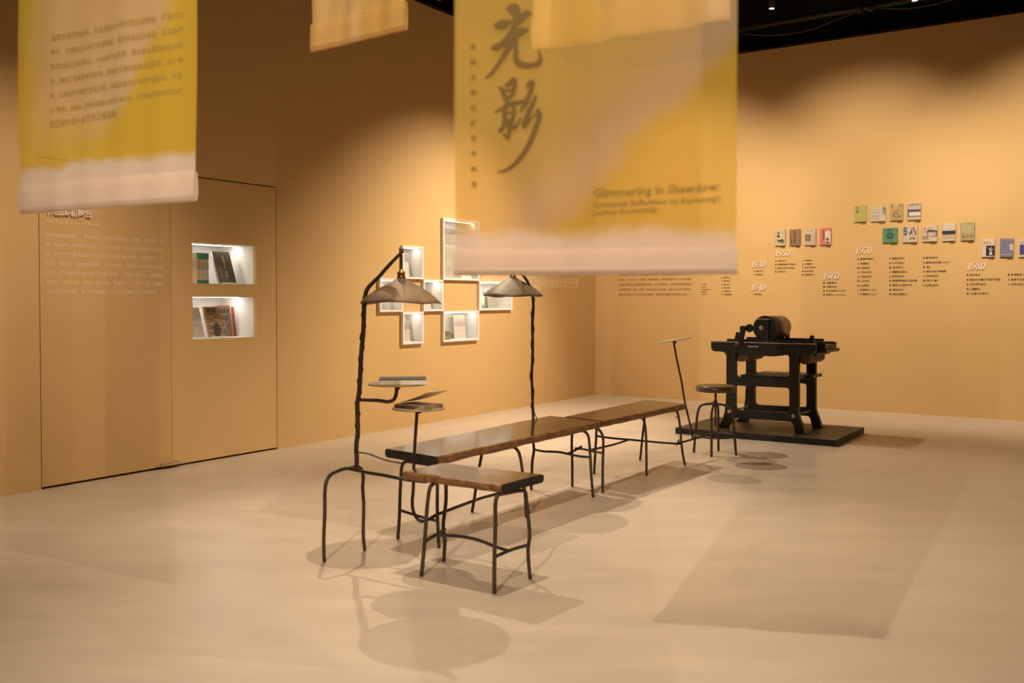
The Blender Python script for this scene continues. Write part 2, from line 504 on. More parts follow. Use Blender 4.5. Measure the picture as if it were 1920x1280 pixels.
m = M(); m.prism(C.copy(), U, Z, V * -0.6, [(-17, 0), (0, 0), (0, WTOP), (-17, WTOP)], holes)
wall_left = m.build('wall_left', 'wall', kind='structure')
m = M(); m.rbox(0, 0.3, -0.6, 11.2, 0, WTOP); wall_right = m.build('wall_right', 'wall', kind='structure')
m = M(); m.rbox(-17.2, -16.9, -0.6, 11.2, 0, WTOP); m.build('wall_back', 'wall', kind='structure')
m = M(); m.rbox(-17, 0, 10.9, 11.2, 0, WTOP); m.build('wall_front', 'wall', kind='structure')
# black void above the partition walls
m = M(); m.rbox(-17, 0.6, -0.62, -0.60, WTOP - 0.4, 5.5); m.rbox(0.3, 0.32, -0.6, 11.2, WTOP - 0.4, 5.5)
m.rbox(-17.2, 0.6, 11.2, 11.22, WTOP - 0.4, 5.5); m.rbox(-17.22, -17.2, -0.6, 11.2, WTOP - 0.4, 5.5)
m.build('trim_1', 'ceiling', kind='structure')
# dark metal capping strip along the wall tops
m = M(); m.rbox(-17, 0.0, -0.60, 0.006, WTOP, WTOP + 0.03); m.build('trim_2', 'seam', kind='structure')
m = M(); m.rbox(-0.006, 0.3, 0.006, 11.2, WTOP, WTOP + 0.03); m.build('trim_3', 'seam', kind='structure')

# flush double doors
g = 0.007
m = M(); m.rbox(DU0 + 0.001, DU1 - 0.001, -0.598, -0.58, 0.002, DZ - 0.001); m.build('trim_4', 'seam', kind='structure')
m = M(); m.rbox(DU0 + g, DSEAM - 0.0022, -0.042, -0.002, 0.019, DZ - 0.010)
door_1 = m.build('door_1', 'wall', kind='structure')
NU0, NU1 = onv(361, 500)[0], onv(481, 500)[0]
NZ = [(onv(361, 636.5)[1], onv(361, 556.5)[1]), (onv(361, 531)[1], onv(361, 453.5)[1])]
NZ[0] = ((NZ[0][0] + onv(481.5, 631)[1]) / 2, (NZ[0][1] + onv(481, 557)[1]) / 2)
m = M()
D2a, D2b = DSEAM + 0.0022, DU1 - g
m.prism(R(0, -0.002, 0), U, Z, V * -0.04, [(D2a, 0.019), (D2b, 0.019), (D2b, DZ - 0.010), (D2a, DZ - 0.010)],
        [[(NU0, a), (NU1, a), (NU1, b), (NU0, b)] for a, b in NZ])
door_2 = m.build('door_2', 'wall', kind='structure')
ND = 0.46
for a, b in NZ:
    m = M(); t = 0.012; v0 = -0.043
    m.rbox(NU0 - t, NU1 + t, v0 - ND - t, v0 - ND, a - t, b + t)
    m.rbox(NU0 - t, NU0, v0 - ND, v0, a - t, b + t); m.rbox(NU1, NU1 + t, v0 - ND, v0, a - t, b + t)
    m.rbox(NU0, NU1, v0 - ND, v0, a - t, a); m.rbox(NU0, NU1, v0 - ND, v0, b, b + t)
    m.build('niche_lining', 'lining', door_2, label='white lined display niche cut into the door')
    m = M(); m.rbox(NU0 + 0.01, NU1 - 0.004, -0.27, -0.25, b - 0.003, b - 0.0008)
    m.build('light_strip', 'led', door_2, label='white light strip under the niche top')
# bolt fitting at the foot of the seam
m = M(); q = onv(313, 872)
m.rbox(DSEAM - 0.115, DSEAM + 0.0, -0.002, 0.020, 0.021, 0.049); m.rbox(DSEAM - 0.16, DSEAM - 0.115, -0.002, 0.010, 0.022, 0.036)
m.tube([R(DSEAM - 0.09, 0.026, 0.03), R(DSEAM + 0.075, 0.026, 0.03)], 0.009)
m.rbox(DSEAM + 0.0, DSEAM + 0.05, -0.002, 0.018, 0.018, 0.05)
m.build('floor_bolt', cmat((0.45, 0.30, 0.14)), door_1, label='tan bolt fitting at the foot of the door seam')

# white display boxes set into the left wall
EMPTY_BOX = []
BD = 0.20
for (a, b, c, d, lb) in BOXES:
    a, b, c, d = a + 0.001, b - 0.001, c + 0.001, d - 0.001
    t = thing('display_box', R((a + b) / 2, 0, c), lb, 'display box', 'white display boxes on the left wall')
    f = 0.021
    m = M(); m.prism(R(0, 0.0005, 0), U, Z, V * PROT, [(a, c), (b, c), (b, d), (a, d)], [[(a + f, c + f), (b - f, c + f), (b - f, d - f), (a + f, d - f)]])
    m.build('frame', 'white', t)
    m = M(); k = 0.006; x0, x1, z0, z1 = a + f, b - f, c + f, d - f
    m.rbox(x0 - k, x1 + k, -BD - k, -BD, z0 - k, z1 + k)
    m.rbox(x0 - k, x0, -BD, 0, z0 - k, z1 + k); m.rbox(x1, x1 + k, -BD, 0, z0 - k, z1 + k)
    m.rbox(x0, x1, -BD, 0, z0 - k, z0); m.rbox(x0, x1, -BD, 0, z1, z1 + k)
    m.build('lining', 'lining', t)
    m = M(); m.rbox(x0 + 0.004, x1 - 0.004, -0.050, -0.036, z1 - 0.0026, z1 - 0.0008); m.build('light_strip', 'led', t)
    m = M(); m.rbox(x0 + 0.0005, x1 - 0.0005, 0.008, 0.011, z0 + 0.0005, z1 - 0.0005); m.build('pane', 'glass', t)

# ------------------------------------------------------------------ lettering on the left wall
PL = Panel(R(0, 0, 0), U, Z)
def lw(px, py, off=0.0):
    return onv(px, py, off)
LPARA = ['在編輯團隊協助下，葉石濤的《台灣文學史綱》初稿於《文學界》刊', '出，奠定本土文學研究基礎。《文學台灣》則延續創作與研究並重方',
         '向，同步刊載資深與新秀作家尚未出版的潛力作品，如東方白、陳', '冠學、舞鶴等。後為擴展規模，1996年成立「財團法人文學台灣基金',
         '會」，翌年與民眾日報合辦「台灣文學獎」，鼓勵新秀創作，並推動作', '家研討、全集出版、國際交流等活動。整體而言，《文學台灣》涵蓋更',
         '寬廣的文學視野，致力於捕捉尚未被充分評價的本土作家風貌。']
LY = [439.5, 457.5, 475.5, 493, 511, 528.5, 546]
m = M()
for i, (s, y) in enumerate(zip(LPARA, LY)):
    u0, z = lw(86.3, y); u1, _ = lw(305.5 if i < 6 else 297, 452)
    k = (u1 - u0) / glyphs(s)[2]
    m = M(); PL.text(m, s, u0, z - 0.38 * k, width=u1 - u0, d=-0.001, off=0.006)
    m.build('text_line', 'letter_cream', door_1, label='pale line of small characters on the left door leaf')
m = M(); u0, z = lw(86, 394.5); u1, _ = lw(170, 399)
k = (u1 - u0) / glyphs('作品的初舞台', 0, 0.02)[2]
PL.text(m, '作品的初舞台', u0, z - 0.38 * k, width=u1 - u0, d=-0.002, off=0.02, thick=0.018)
m.build('heading', 'letter_white', door_1, label='raised white heading characters under the left banner')
m = M(); u0, z = lw(85.5, 416.5); u1, _ = lw(188, 421.5)
PL.text(m, 'The Debut Stage of Books', u0, z, width=u1 - u0, d=-0.001, shear=0.22)
m.build('subheading', 'letter_cream', door_1, label='slanted pale English subheading line')
# three faint lines beside the corner, mostly behind the large banner
m = M()
for s, x0, x1, y in (('高雄文學社群長期以來累積豐厚的文學能量與在地書寫的成果', 905, 1085, 520.5), ('也持續回應時代變遷與城市發展', 972, 1085, 530), ('映照百年', 985, 1014, 539.5)):
    u0, z = lw(x0, y); u1, _ = lw(x1, y); k = (u1 - u0) / glyphs(s)[2]
    m = M(); PL.text(m, s, u0, z - 0.38 * k, width=u1 - u0, d=0.001)
    m.build('text_line', 'letter_cream', wall_left, label='faint pale line of text near the far lamp shade')

# ------------------------------------------------------------------ lettering on the right wall
PR = Panel(R(0, 0, 0), V, Z)
def rw(px, py, off=0.0):
    return onu(px, py, -off)
DIG = {
 '1': [[(.10,.80,.06),(.22,.86,.07),(.30,.97,.06)], [(.30,.97,.13),(.28,.5,.15),(.27,.03,.14)], [(.10,.02,.045),(.42,.02,.045)]],
 '9': [[(.46,.72,.13),(.42,.93,.09),(.28,.97,.06),(.13,.86,.11),(.09,.66,.14),(.16,.48,.09),(.28,.46,.05),(.42,.58,.06)], [(.46,.74,.14),(.44,.5,.14),(.34,.2,.11),(.16,.03,.06),(.05,.04,.05)]],
 '0': [[(.27,.98,.06),(.12,.82,.12),(.08,.5,.14),(.13,.16,.12),(.27,.02,.06),(.41,.18,.12),(.46,.5,.14),(.41,.84,.12),(.27,.98,.06)]],
 '3': [[(.10,.84,.06),(.24,.97,.07),(.38,.86,.12),(.38,.68,.11),(.22,.54,.05)], [(.22,.54,.05),(.40,.44,.12),(.42,.22,.13),(.28,.05,.08),(.10,.03,.09)]],
 '4': [[(.36,.97,.05),(.20,.62,.05),(.05,.30,.05)], [(.04,.28,.06),(.48,.28,.06)], [(.36,.95,.11),(.35,.5,.14),(.33,.02,.14)]],
 '5': [[(.14,.94,.07),(.30,.93,.10),(.46,.97,.09)], [(.15,.94,.05),(.12,.76,.05),(.10,.60,.05)], [(.10,.60,.07),(.30,.56,.12),(.42,.34,.14),(.34,.10,.10),(.18,.02,.06),(.06,.06,.08)]],
 '6': [[(.46,.95,.05),(.28,.86,.08),(.14,.60,.13),(.09,.34,.14),(.14,.10,.11),(.27,.02,.06),(.41,.14,.12),(.44,.36,.13),(.36,.54,.08),(.24,.54,.05),(.14,.42,.05)]],
 '7': [[(.08,.80,.05),(.14,.92,.10),(.30,.90,.13),(.48,.95,.06)], [(.48,.95,.06),(.34,.55,.09),(.24,.25,.12),(.20,.02,.14)]],
 '8': [[(.27,.97,.06),(.13,.86,.11),(.14,.68,.10),(.27,.53,.09),(.41,.36,.13),(.40,.14,.12),(.26,.02,.06),(.12,.12,.12),(.11,.32,.12),(.27,.52,.06),(.40,.68,.11),(.40,.88,.10),(.27,.97,.06)]],
}
def year(txt, px, py_base, px_end, h_px):
    m = M(); x0, z0 = rw(px, py_base, 0.02); x1, _ = rw(px_end, py_base, 0.02)
    _, zt = rw(px, py_base - h_px, 0.02)
    h = zt - z0; W = (x1 - x0 - 0.25 * h) / 4 / 0.52
    for i, ch in enumerate(txt):
        for st in DIG[ch]:
            P = [(x0 + (i * 0.52 + a) * W + 0.25 * b * h, z0 + b * h, wd * W) for a, b, wd in st]
            PR.stroke(m, P, d=0.002, thick=0.009, sub=5)
            PR.stroke(m, P, d=0.002, thick=0.004, sub=5)
    m.build('year_numerals', 'letter_white', wall_right, label='raised white slanted numerals ' + txt)
for a in (('1930', 1406, 501, 1436, 11), ('1940', 1406, 544.5, 1436, 11), ('1950', 1451, 480, 1482, 11), ('1960', 1541, 523.5, 1574, 12),
          ('1970', 1601.5, 476, 1635.5, 12.5), ('1980', 1811, 505.5, 1849, 13.5)):
    year(*a)
def bullet(m, kind, x, z, r):
    if kind in 'oO':
        k = r * (1.0 if kind == 'O' else 0.7)
        m.add([PR.p(x + k * math.cos(t * math.pi / 5), z + k * math.sin(t * math.pi / 5), 0.0012) for t in range(10)], [tuple(range(10))])
    elif kind == 's': m.add([PR.p(x + a * r * .92, z + b * r * .92, 0.0012) for a, b in ((-1, -1), (1, -1), (1, 1), (-1, 1))], [(0, 1, 2, 3)])
    elif kind == 't': m.add([PR.p(x + a * r, z + b * r, 0.0012) for a, b in ((-1, -.8), (1, -.8), (0, 1))], [(0, 1, 2)])
    else: m.add([PR.p(x + a * r * 1.2, z + b * r * 1.2, 0.0012) for a, b in ((-1, 0), (0, -1), (1, 0), (0, 1))], [(0, 1, 2, 3)])
def column(px_b, px_t, cw, br, rows, slope=0.0):
    for py, kind, s, *small in rows:
        m = M()
        xb, zb = rw(px_b, py); xt, _ = rw(px_t, py); x2, _ = rw(px_t + cw, py)
        k = (x2 - xt) * 1.0
        bullet(m, kind, xb, zb, br * k)
        wd = PR.text(m, s, xt, zb - 0.38 * k, size=k, d=0.0012, off=0.012)
        if small:
            PR.text(m, small[0], xt + wd + 0.1 * k, zb - 0.3 * k, size=k * 0.62, d=0.0012)
        m.build('text_line', 'letter_dark', wall_right, label='small dark characters with a bullet mark')
column(1414, 1417.2, 3.35, .30, [(508.6, 'O', '壽峰吟社'), (515, 'O', '鳳崗詩社')])
column(1412.6, 1415.4, 3.4, .38, [(551.8, 't', '慶芳書局')])
column(1454.6, 1457.5, 3.55, .42, [(489.4, 'O', '〈拾穗月刊〉'), (496, 'd', '台灣新聞報西子灣副刊'), (502.8, 'o', '高雄市中國文藝協會'), (509.4, 'O', '〈綠聲月刊〉')])
column(1505.5, 1508.8, 3.55, .42, [(488.4, 'o', '海鳴詩社'), (495, 't', '大業書店'), (501.7, 't', '新創作出版社'), (508.6, 'O', '創世紀詩社'), (515.2, 's', '〈鯤南詩苑〉')])
column(1545, 1549, 4.3, .42, [(530.2, 's', '〈高縣青年〉'), (537.5, 's', '〈高青文粹〉'), (545.1, 'O', '阿米巴詩社', '（高雄醫學院）'), (552.4, 'O', '笠詩刊', '（1992年後遷至高雄）')])
column(1609.4, 1613.2, 4.4, .38, [(485.7, 'd', '臺灣時報副刊'), (494.2, 'o', '風燈詩社'), (502.4, 's', '水星詩頁'), (510.4, 't', '三信出版社'), (518.5, 't', '文皇出版社'), (526.8, 's', '山水詩刊'),
        (535.2, 'O', '主流詩社'), (543.4, 'o', '綠潮詩社', '（左營工專）'), (551.6, 'o', '摘星詩社', '（高雄海專）')])
column(1669, 1672.6, 4.7, .38, [(484.6, 't', '春暉出版社'), (493.2, 'O', '大海洋詩社'), (501.6, 's', '〈綠地詩刊〉'), (509.8, 't', '德馨室出版社'), (518, 't', '敦理出版社'), (526.3, 'O', '高雄縣青溪新文藝學會'),
        (534.8, 'O', '救國團文藝創作班'), (543.3, 's', '〈風荷詩刊〉'), (551.6, 'd', '民眾日報副刊')])
column(1732.4, 1735.8, 4.8, .38, [(483.5, 'O', '掌門詩學社'), (492.3, 't', '鍾理和紀念館', '（文教基金會）'), (500.8, 's', '〈鹽〉'), (509, 'o', '高雄市詩人聯誼會'), (517.6, 't', '河畔出版社'), (526, 's', '〈陽光小集〉'), (534.8, 't', '愛華出版社')])
column(1814.3, 1818, 5.2, .38, [(515.6, 'O', '腳印詩社'), (524.4, 'O', '高雄市兒童文學寫作學會'), (533.1, 'O', '文學界雜誌社'), (541.8, 'O', '心臟詩社'), (550.4, 's', '〈台灣文化季刊〉')])
column(1891.6, 1895.6, 5.3, .38, [(515, 's', '台灣筆會', '（台北）'), (524, 'o', '高雄市古典詩學研究會'), (532.8, 't', '派色出版社')])
column(1353.6, 1356.8, 3.25, .30, [(520.4, 'O', '鳳岡吟社'), (526.8, 'O', '萍香吟社'), (533.3, 'O', '旗山吟社'), (539.6, 'O', '鼓山吟社'), (546, 'O', '苓洲吟社'), (552.3, 's', '〈台灣新報〉')])
column(1314.6, 1317, 2.05, .42, [(533.6, 'o', '文學社團'), (538.5, 'o', '出版社'), (543, 'O', '文學社團與刊物'), (547.5, 'O', '報紙副刊'), (552, 'O', '文學刊物')])
m = M()
for s, y, x1 in (('文學社群在威權年代仍以筆墨堅持書寫，卻也因媒體與論述資源集中北部', 515.5, 1297), ('而被貼上「文化沙漠」的標籤。報禁解除後，相關論述廣見於1990年代媒體，', 524.5, 1297),
                 ('引發藝文界對主流觀點的創作省思。在這段歷程中，文學社群始終跟著城', 533.8, 1297.5), ('市的脈動起伏，書寫、記錄、見證地方的文化風景。本區以1980年代為節點，', 543, 1297), ('回望自20世紀初迄今的文學社群軌跡，重新照亮高雄文學活動的全貌。', 552.3, 1289)):
    a, z = rw(1159, y); b, _ = rw(x1, y); k = (b - a) / glyphs(s)[2]
    m = M(); PR.text(m, s, a, z - 0.38 * k, width=b - a, d=0.0012)
    m.build('text_line', 'letter_brown', wall_right, label='brown line of small characters next to the room corner')
# ================================================================== BENCH AND STOOL SCULPTURES
def P_(lst, Y0=None):
    out = []
    for q in lst:
        out.append(atY(q[0], q[1], q[2] if len(q) > 2 else Y0))
    return out
def rod(name, lst, Y0=None, r=0.0098, parent=None, foot=False, sub=5, material='iron'):
    pts = P_(lst, Y0)
    m = M()
    if foot:
        pts[0].z = 0.0
    m.tube(pts, r, n=8, sub=sub)
    return m.build(name, material, parent)
def slab(name, P0, P1, Q0, Q1, ztop, th, parent, amp=0.010, seed=0, n=30, under=0.010):
    """plank between long edges P0->P1 and Q0->Q1 ((u, v) pairs) with natural wavy sides"""
    m = M(); rings = []
    P0, P1, Q0, Q1 = [Vector((a[0], a[1])) for a in (P0, P1, Q0, Q1)]
    for i in range(n + 1):
        t = i / n
        p, q = P0.lerp(P1, t), Q0.lerp(Q1, t)
        d = (q - p).normalized()
        env = min(1, t * 8, (1 - t) * 8)
        wp = amp * env * (noise.noise(Vector((t * 5, seed, 0))) + 0.5 * noise.noise(Vector((t * 14, seed, 3))))
        wq = amp * env * (noise.noise(Vector((t * 5, seed + 9, 0))) + 0.6 * noise.noise(Vector((t * 16, seed + 9, 3))))
        bu = under * env * noise.noise(Vector((t * 9, seed + 4, 1)))
        zb = 0.006 * env * noise.noise(Vector((t * 7, seed + 2, 5)))
        p = p - d * wp; q = q + d * wq
        # across-section, counter-clockwise: top p -> top q -> bottom q -> bottom p
        sec = [(0.014, ztop), None, None]
        L = (q - p).length
        ring = []
        for off, z in ((0.012, ztop), (L / 2, ztop + 0.001), (L - 0.012, ztop), (L - 0.002, ztop - 0.006), (L + 0.002 + bu * 0.4, ztop - th * 0.5), (L - 0.006 + bu, ztop - th + 0.008 + zb), (L - 0.016 + bu, ztop - th + zb),
                       (L / 2, ztop - th), (0.016, ztop - th), (0.004, ztop - th + 0.008), (-0.002, ztop - th * 0.5), (0.002, ztop - 0.006)):
            a = p + d * off
            ring.append(R(a.x, a.y, z))
        rings.append(ring)
    k = len(rings[0]); vs = [p for r in rings for p in r]; f_top, f_side = [], []
    for i in range(n):
        for j in range(k):
            j2 = (j + 1) % k
            f = (i * k + j, i * k + j2, (i + 1) * k + j2, (i + 1) * k + j)
            (f_top if j in (0, 1) else f_side).append(f)
    m.add(vs, f_top, 0)
    b = 0
    for f in f_side: m.f.append(f); m.m.append(1); m.sm.append(False)
    m.f.append(tuple(range(k))[::-1]); m.m.append(2); m.sm.append(False)
    m.f.append(tuple(n * k + j for j in range(k))); m.m.append(2); m.sm.append(False)
    # make all normals point out
    o = m.build(name, ['wood_top', 'wood_edge', 'wood_end'], parent)
    import bmesh
    bm = bmesh.new(); bm.from_mesh(o.data); bmesh.ops.recalc_face_normals(bm, faces=bm.faces); bm.to_mesh(o.data); bm.free()
    return o
def shade(parent, centre, mname, seed, rad=0.2178, hgt=0.126):
    m = M()
    prof = [(0.014, hgt + 0.004), (0.028, hgt), (0.080, hgt * .77), (0.112, hgt * .63), (0.142, hgt * .49), (0.183, hgt * .25), (0.205, hgt * .10), (rad, 0.0),
            (rad - 0.002, -0.004), (0.203, hgt * .10 - 0.006), (0.181, hgt * .25 - 0.006), (0.140, hgt * .49 - 0.006), (0.110, hgt * .63 - 0.006), (0.078, hgt * .77 - 0.006), (0.014, hgt - 0.004)]
    def wob(r, h, a):
        k = (r / rad) ** 2
        return r * (1 + 0.012 * k * math.sin(3 * a + seed)), h + k * (0.006 * math.sin(2 * a + seed) + 0.004 * math.sin(5 * a + 2 * seed))
    m.lathe(centre, Z, prof, n=48, wob=wob)
    sh = m.build('lamp_shade', mname, parent)
    m = M(); c = Vector(centre) + Z * hgt
    m.lathe(c, Z, [(0.022, 0.0), (0.024, 0.010), (0.020, 0.013), (0.020, 0.026), (0.024, 0.029), (0.019, 0.037), (0.009, 0.043), (0.006, 0.052)], n=16)
    m.build('socket', 'brass', parent)
    m = M(); m.lathe(Vector(centre) + Z * 0.02, Z, [(0.012, 0.10), (0.013, 0.07), (0.030, 0.04), (0.032, 0.022), (0.022, 0.005), (0.006, 0.0)], n=16)
    m.build('bulb', cmat((0.75, 0.70, 0.6), 0.2), parent)
    return sh
def twisted_cable(name, pts, parent, turns=9, rad=0.012, r=0.0042):
    # a cable wound round a pole given by its centre line (coarse points)
    m = M(); P = []
    tot = sum((pts[i + 1] - pts[i]).length for i in range(len(pts) - 1)); acc = 0
    for i in range(len(pts) - 1):
        d = pts[i + 1] - pts[i]; n = max(3, int(d.length / 0.02))
        e1 = Vector((1, 0, 0)); e2 = Vector((0, 1, 0))
        for k in range(n):
            s = (acc + d.length * k / n) / tot
            a = s * turns * 2 * math.pi
            P.append(pts[i] + d * (k / n) + e1 * math.cos(a) * rad + e2 * math.sin(a) * rad)
        acc += d.length
    m.tube(P, r, n=6)
    return m.build(name, 'cable', parent)
def disc_tray(parent, centre, rad, normal=Z):
    m = M(); m.lathe(centre, normal, [(rad - 0.003, -0.009), (rad, -0.006), (rad, -0.002), (rad - 0.003, 0.0)], n=40, smooth=False)
    m.build('tray', 'bamboo', parent)
    m = M(); m.lathe(Vector(centre) - Vector(normal).normalized() * 0.034, normal, [(0.012, 0.0), (0.017, 0.006), (0.013, 0.014), (0.018, 0.025)], n=12)
    m.build('tray_collar', 'iron', parent)

ST_Z, TH_ = 0.52, 0.042
# ---- near piece: stool with lamp stand
ls = thing('lamp_stool', R(-8.55, 3.75, 0), 'dark wooden iron-legged stool in front joined to a tall iron lamp stand', 'stool')
slab('seat', (-8.367, 3.615), (-8.366, 4.236), (-8.706, 3.598), (-8.716, 4.212), ST_Z, TH_, ls, amp=0.006, seed=3, n=20, under=0.004)
rod('leg', [(790, 1081, 4.84), (795, 1030), (798, 990), (801, 950), (806, 915), (816, 905, 4.87), (828, 900, 4.98), (834, 897, 5.07), (836, 905, 5.11), (836, 940, 5.118), (831, 985, 5.118), (834, 1015, 5.118), (832, 1052, 5.118)], 4.84, parent=ls, foot=True)
rod('leg', [(927, 1112, 4.557), (927, 1050), (929, 985), (929, 945), (934, 928, 4.57), (950, 924, 4.64), (972, 920, 4.74), (984, 921, 4.785), (987, 935, 4.795), (991, 975, 4.795), (993, 1005, 4.795), (990, 1035, 4.795), (994, 1085, 4.795)], 4.557, parent=ls, foot=True)
rod('stretcher', [(799, 1014, 4.84), (816, 1003, 4.98), (834, 992, 5.118)], r=0.0085, parent=ls)
rod('stretcher', [(929, 1043, 4.557), (960, 1030, 4.67), (992, 1021, 4.795)], r=0.0085, parent=ls)
rod('stretcher', [(817, 1003, 4.975), (850, 1004, 4.9), (880, 1008, 4.83), (905, 1015, 4.77), (930, 1025, 4.71), (953, 1032, 4.645)], r=0.0082, parent=ls)
rod('leg', [(608, 1053, 5.107), (607, 1010), (609, 960), (609, 925), (612, 903), (620, 890, 5.12), (635, 882, 5.16), (650, 878, 5.20), (668, 881, 5.17), (690, 886, 5.12), (722, 891, 5.05), (757, 898, 4.98), (800, 903, 4.93)], 5.107, parent=ls, foot=True)
rod('leg', [(684, 1032, 5.337), (681, 1000), (682, 950), (680, 915), (681, 895), (678, 880, 5.33), (668, 875, 5.29), (653, 878, 5.20)], 5.337, parent=ls, foot=True)
POLE1 = [(668, 881), (669, 862), (668, 837), (671, 805), (670, 762), (674, 729), (676, 690), (678, 655), (681, 625), (682, 598), (683, 568), (686, 549), (692, 537), (710, 519), (731, 496), (750, 476), (756, 470)]
pp = P_(POLE1, 5.17)
m = M(); m.tube(pp, [0.0125] * 10 + [0.0125, 0.012, 0.0115, 0.010, 0.009, 0.0075, 0.006], n=9, sub=4); m.build('lamp_pole', 'iron', ls)
m = M(); c0 = atY(754, 470, 5.17)
m.tube([c0 + Vector((0.010 * math.cos(a), 0, 0.010 * math.sin(a))) for a in [k * math.pi / 6 for k in range(12)]], 0.004, n=6); m.build('hook', 'iron', ls)
SH1 = atY(752.5, 566.5, 5.17)
shade(ls, SH1, 'shade', 0.6)
m = M(); top = SH1 + Z * (0.126 + 0.05); m.tube([top, top + Vector((0.001, 0, 0.04)), c0 + Vector((-0.006, 0, -0.01))], 0.0058, n=8, sub=3); m.build('cord', 'cable', ls)
m = M(); m.tube([c0, pp[-3] + Vector((0, -0.010, 0.008)), pp[-4] + Vector((0, -0.014, 0.004)), pp[-6] + Vector((0.004, -0.015, 0))], 0.0042, n=6, sub=6); m.build('cord', 'cable', ls)
twisted_cable('cable', [pp[i] for i in (10, 9, 7, 6, 5, 4, 3, 2)], ls, turns=6.5, rad=0.0135)
rod('cable', [(669, 848, 5.15), (682, 849), (695, 852), (710, 858), (725, 863), (740, 866), (752, 868), (760, 869)], 5.16, r=0.0038, parent=ls, material='cable')
rod('tray_arm', [(674, 749, 5.17), (695, 750), (712, 751), (727, 753), (737, 750), (742, 742), (744, 730), (745, 722)], 5.16, r=0.0098, parent=ls)
T1 = atY(745, 718, 5.16); disc_tray(ls, T1, 0.157)

# ---- long bench with reading tray and second lamp
b1 = thing('lamp_bench', R(-7.25, 3.25, 0), 'long dark live-edge bench in the middle with iron legs and far lamp pole', 'bench')
slab('seat', (-8.176, 3.022), (-6.262, 2.99), (-8.240, 3.466), (-6.357, 3.490), ST_Z, 0.050, b1, amp=0.013, seed=11, n=44, under=0.02)
rod('leg', [(746, 1010, 5.60), (749, 965), (750, 930), (752, 890), (754, 873), (762, 865, 5.58), (785, 868, 5.5), (808, 872, 5.42), (818, 880, 5.395), (820, 905, 5.394), (820, 960, 5.394), (823, 1027, 5.394)], 5.60, parent=b1, foot=True)
rod('leg', [(885, 960, 6.305), (890, 930), (896, 890), (904, 848), (908, 826)], 6.305, parent=b1, foot=True)
rod('leg', [(987, 970, 6.15), (985, 935), (981, 895), (976, 860), (971, 845), (962, 838), (940, 836, 6.2)], 6.15, parent=b1, foot=True)
rod('leg', [(1073, 912, 7.172), (1073, 870), (1072, 830), (1074, 797)], 7.172, parent=b1, foot=True)
rod('leg', [(1112, 932, 6.784), (1109, 895), (1107, 860), (1105, 830), (1102, 815), (1094, 808), (1078, 806, 6.85)], 6.784, parent=b1, foot=True)
rod('stretcher', [(749, 956, 5.60), (768, 962, 5.54), (787, 968, 5.49), (818, 976, 5.394)], r=0.0082, parent=b1)
rod('stretcher', [(1000, 842, 7.05), (1020, 846, 7.0), (1045, 847, 6.95), (1062, 850, 6.9), (1085, 855, 6.84), (1106, 857, 6.79)], r=0.0085, parent=b1)
rod('stretcher', [(1063, 851, 6.88), (1074, 846, 6.95), (1090, 837, 7.04)], r=0.0085, parent=b1)
rod('tray_post', [(782, 770), (780, 800), (778, 830), (776, 870), (775, 915), (773, 940), (775, 958), (783, 973), (792, 977), (805, 973, 5.42), (818, 965, 5.48), (836, 958, 5.53), (865, 947, 5.68), (901, 934, 5.85), (930, 926, 5.97), (960, 916, 6.07), (985, 908, 6.15)], 5.37, parent=b1, r=0.0092)
T2 = atY(785, 763.5, 5.37); disc_tray(b1, T2, 0.150)
POLE2 = [(996, 918), (997, 890), (998, 864), (1001, 845), (1000, 828), (1000, 800), (999, 770), (998, 735), (997, 700), (999, 650), (998, 610), (1000, 580), (999, 558), (996, 543), (986, 523), (972, 505), (962, 486), (958, 480)]
pq = P_(POLE2, 7.05); pq[0].z = 0
m = M(); m.tube(pq, [0.0105] * 13 + [0.011, 0.010, 0.009, 0.007, 0.006], n=9, sub=4); m.build('lamp_pole', 'iron', b1)
SH2 = atY(961.5, 554, 7.05); shade(b1, SH2, 'shade2', 2.1, rad=0.220, hgt=0.130)
m = M(); top = SH2 + Z * 0.18; m.tube([top, atY(961, 495, 7.05), atY(961, 484, 7.05)], 0.0055, n=8); m.build('cord', 'cable', b1)
twisted_cable('cable', [pq[i] for i in (12, 11, 10, 9, 8, 7, 6)], b1, turns=3.6, rad=0.0125)
rod('cable', [(1000, 768), (1002, 774), (1006, 783), (1009, 792)], 7.08, r=0.0035, parent=b1, material='cable')

# ---- far bench with tilted tray
b2 = thing('tray_bench', R(-5.6, 3.3, 0), 'far live-edge bench nearest the press with a tilted tray on a thin rod', 'bench')
slab('seat', (-6.222, 3.105), (-4.800, 3.090), (-6.300, 3.466), (-4.890, 3.520), ST_Z - 0.003, 0.050, b2, amp=0.013, seed=23, n=36, under=0.014)
rod('leg', [(1114, 887, 7.70), (1116, 850), (1118, 815), (1119, 784)], 7.70, parent=b2, foot=True)
rod('leg', [(1130, 923, 6.953), (1130, 880), (1131, 845), (1131, 825), (1128, 812), (1121, 804), (1112, 801, 7.0)], 6.953, parent=b2, foot=True)
rod('leg', [(1200, 863, 8.341), (1202, 845), (1205, 815), (1208, 790), (1211, 766)], 8.341, parent=b2, foot=True)
rod('leg', [(1212, 891, 7.631), (1212, 850), (1211, 815), (1209, 795), (1204, 784), (1190, 782, 7.66)], 7.631, parent=b2, foot=True)
rod('leg', [(1284, 871, 8.125), (1280, 850), (1277, 825), (1275, 800), (1272, 780), (1268, 770), (1258, 765), (1246, 765, 8.15)], 8.125, parent=b2, foot=True)
rod('stretcher', [(1118, 817, 7.70), (1145, 821, 7.78), (1180, 824, 7.88), (1212, 827, 7.97), (1245, 830, 8.05), (1277, 832, 8.125)], r=0.0085, parent=b2)
rod('stretcher', [(1129, 849, 6.955), (1112, 846, 7.05), (1095, 842, 7.1), (1078, 840, 7.14)], r=0.0085, parent=b2)
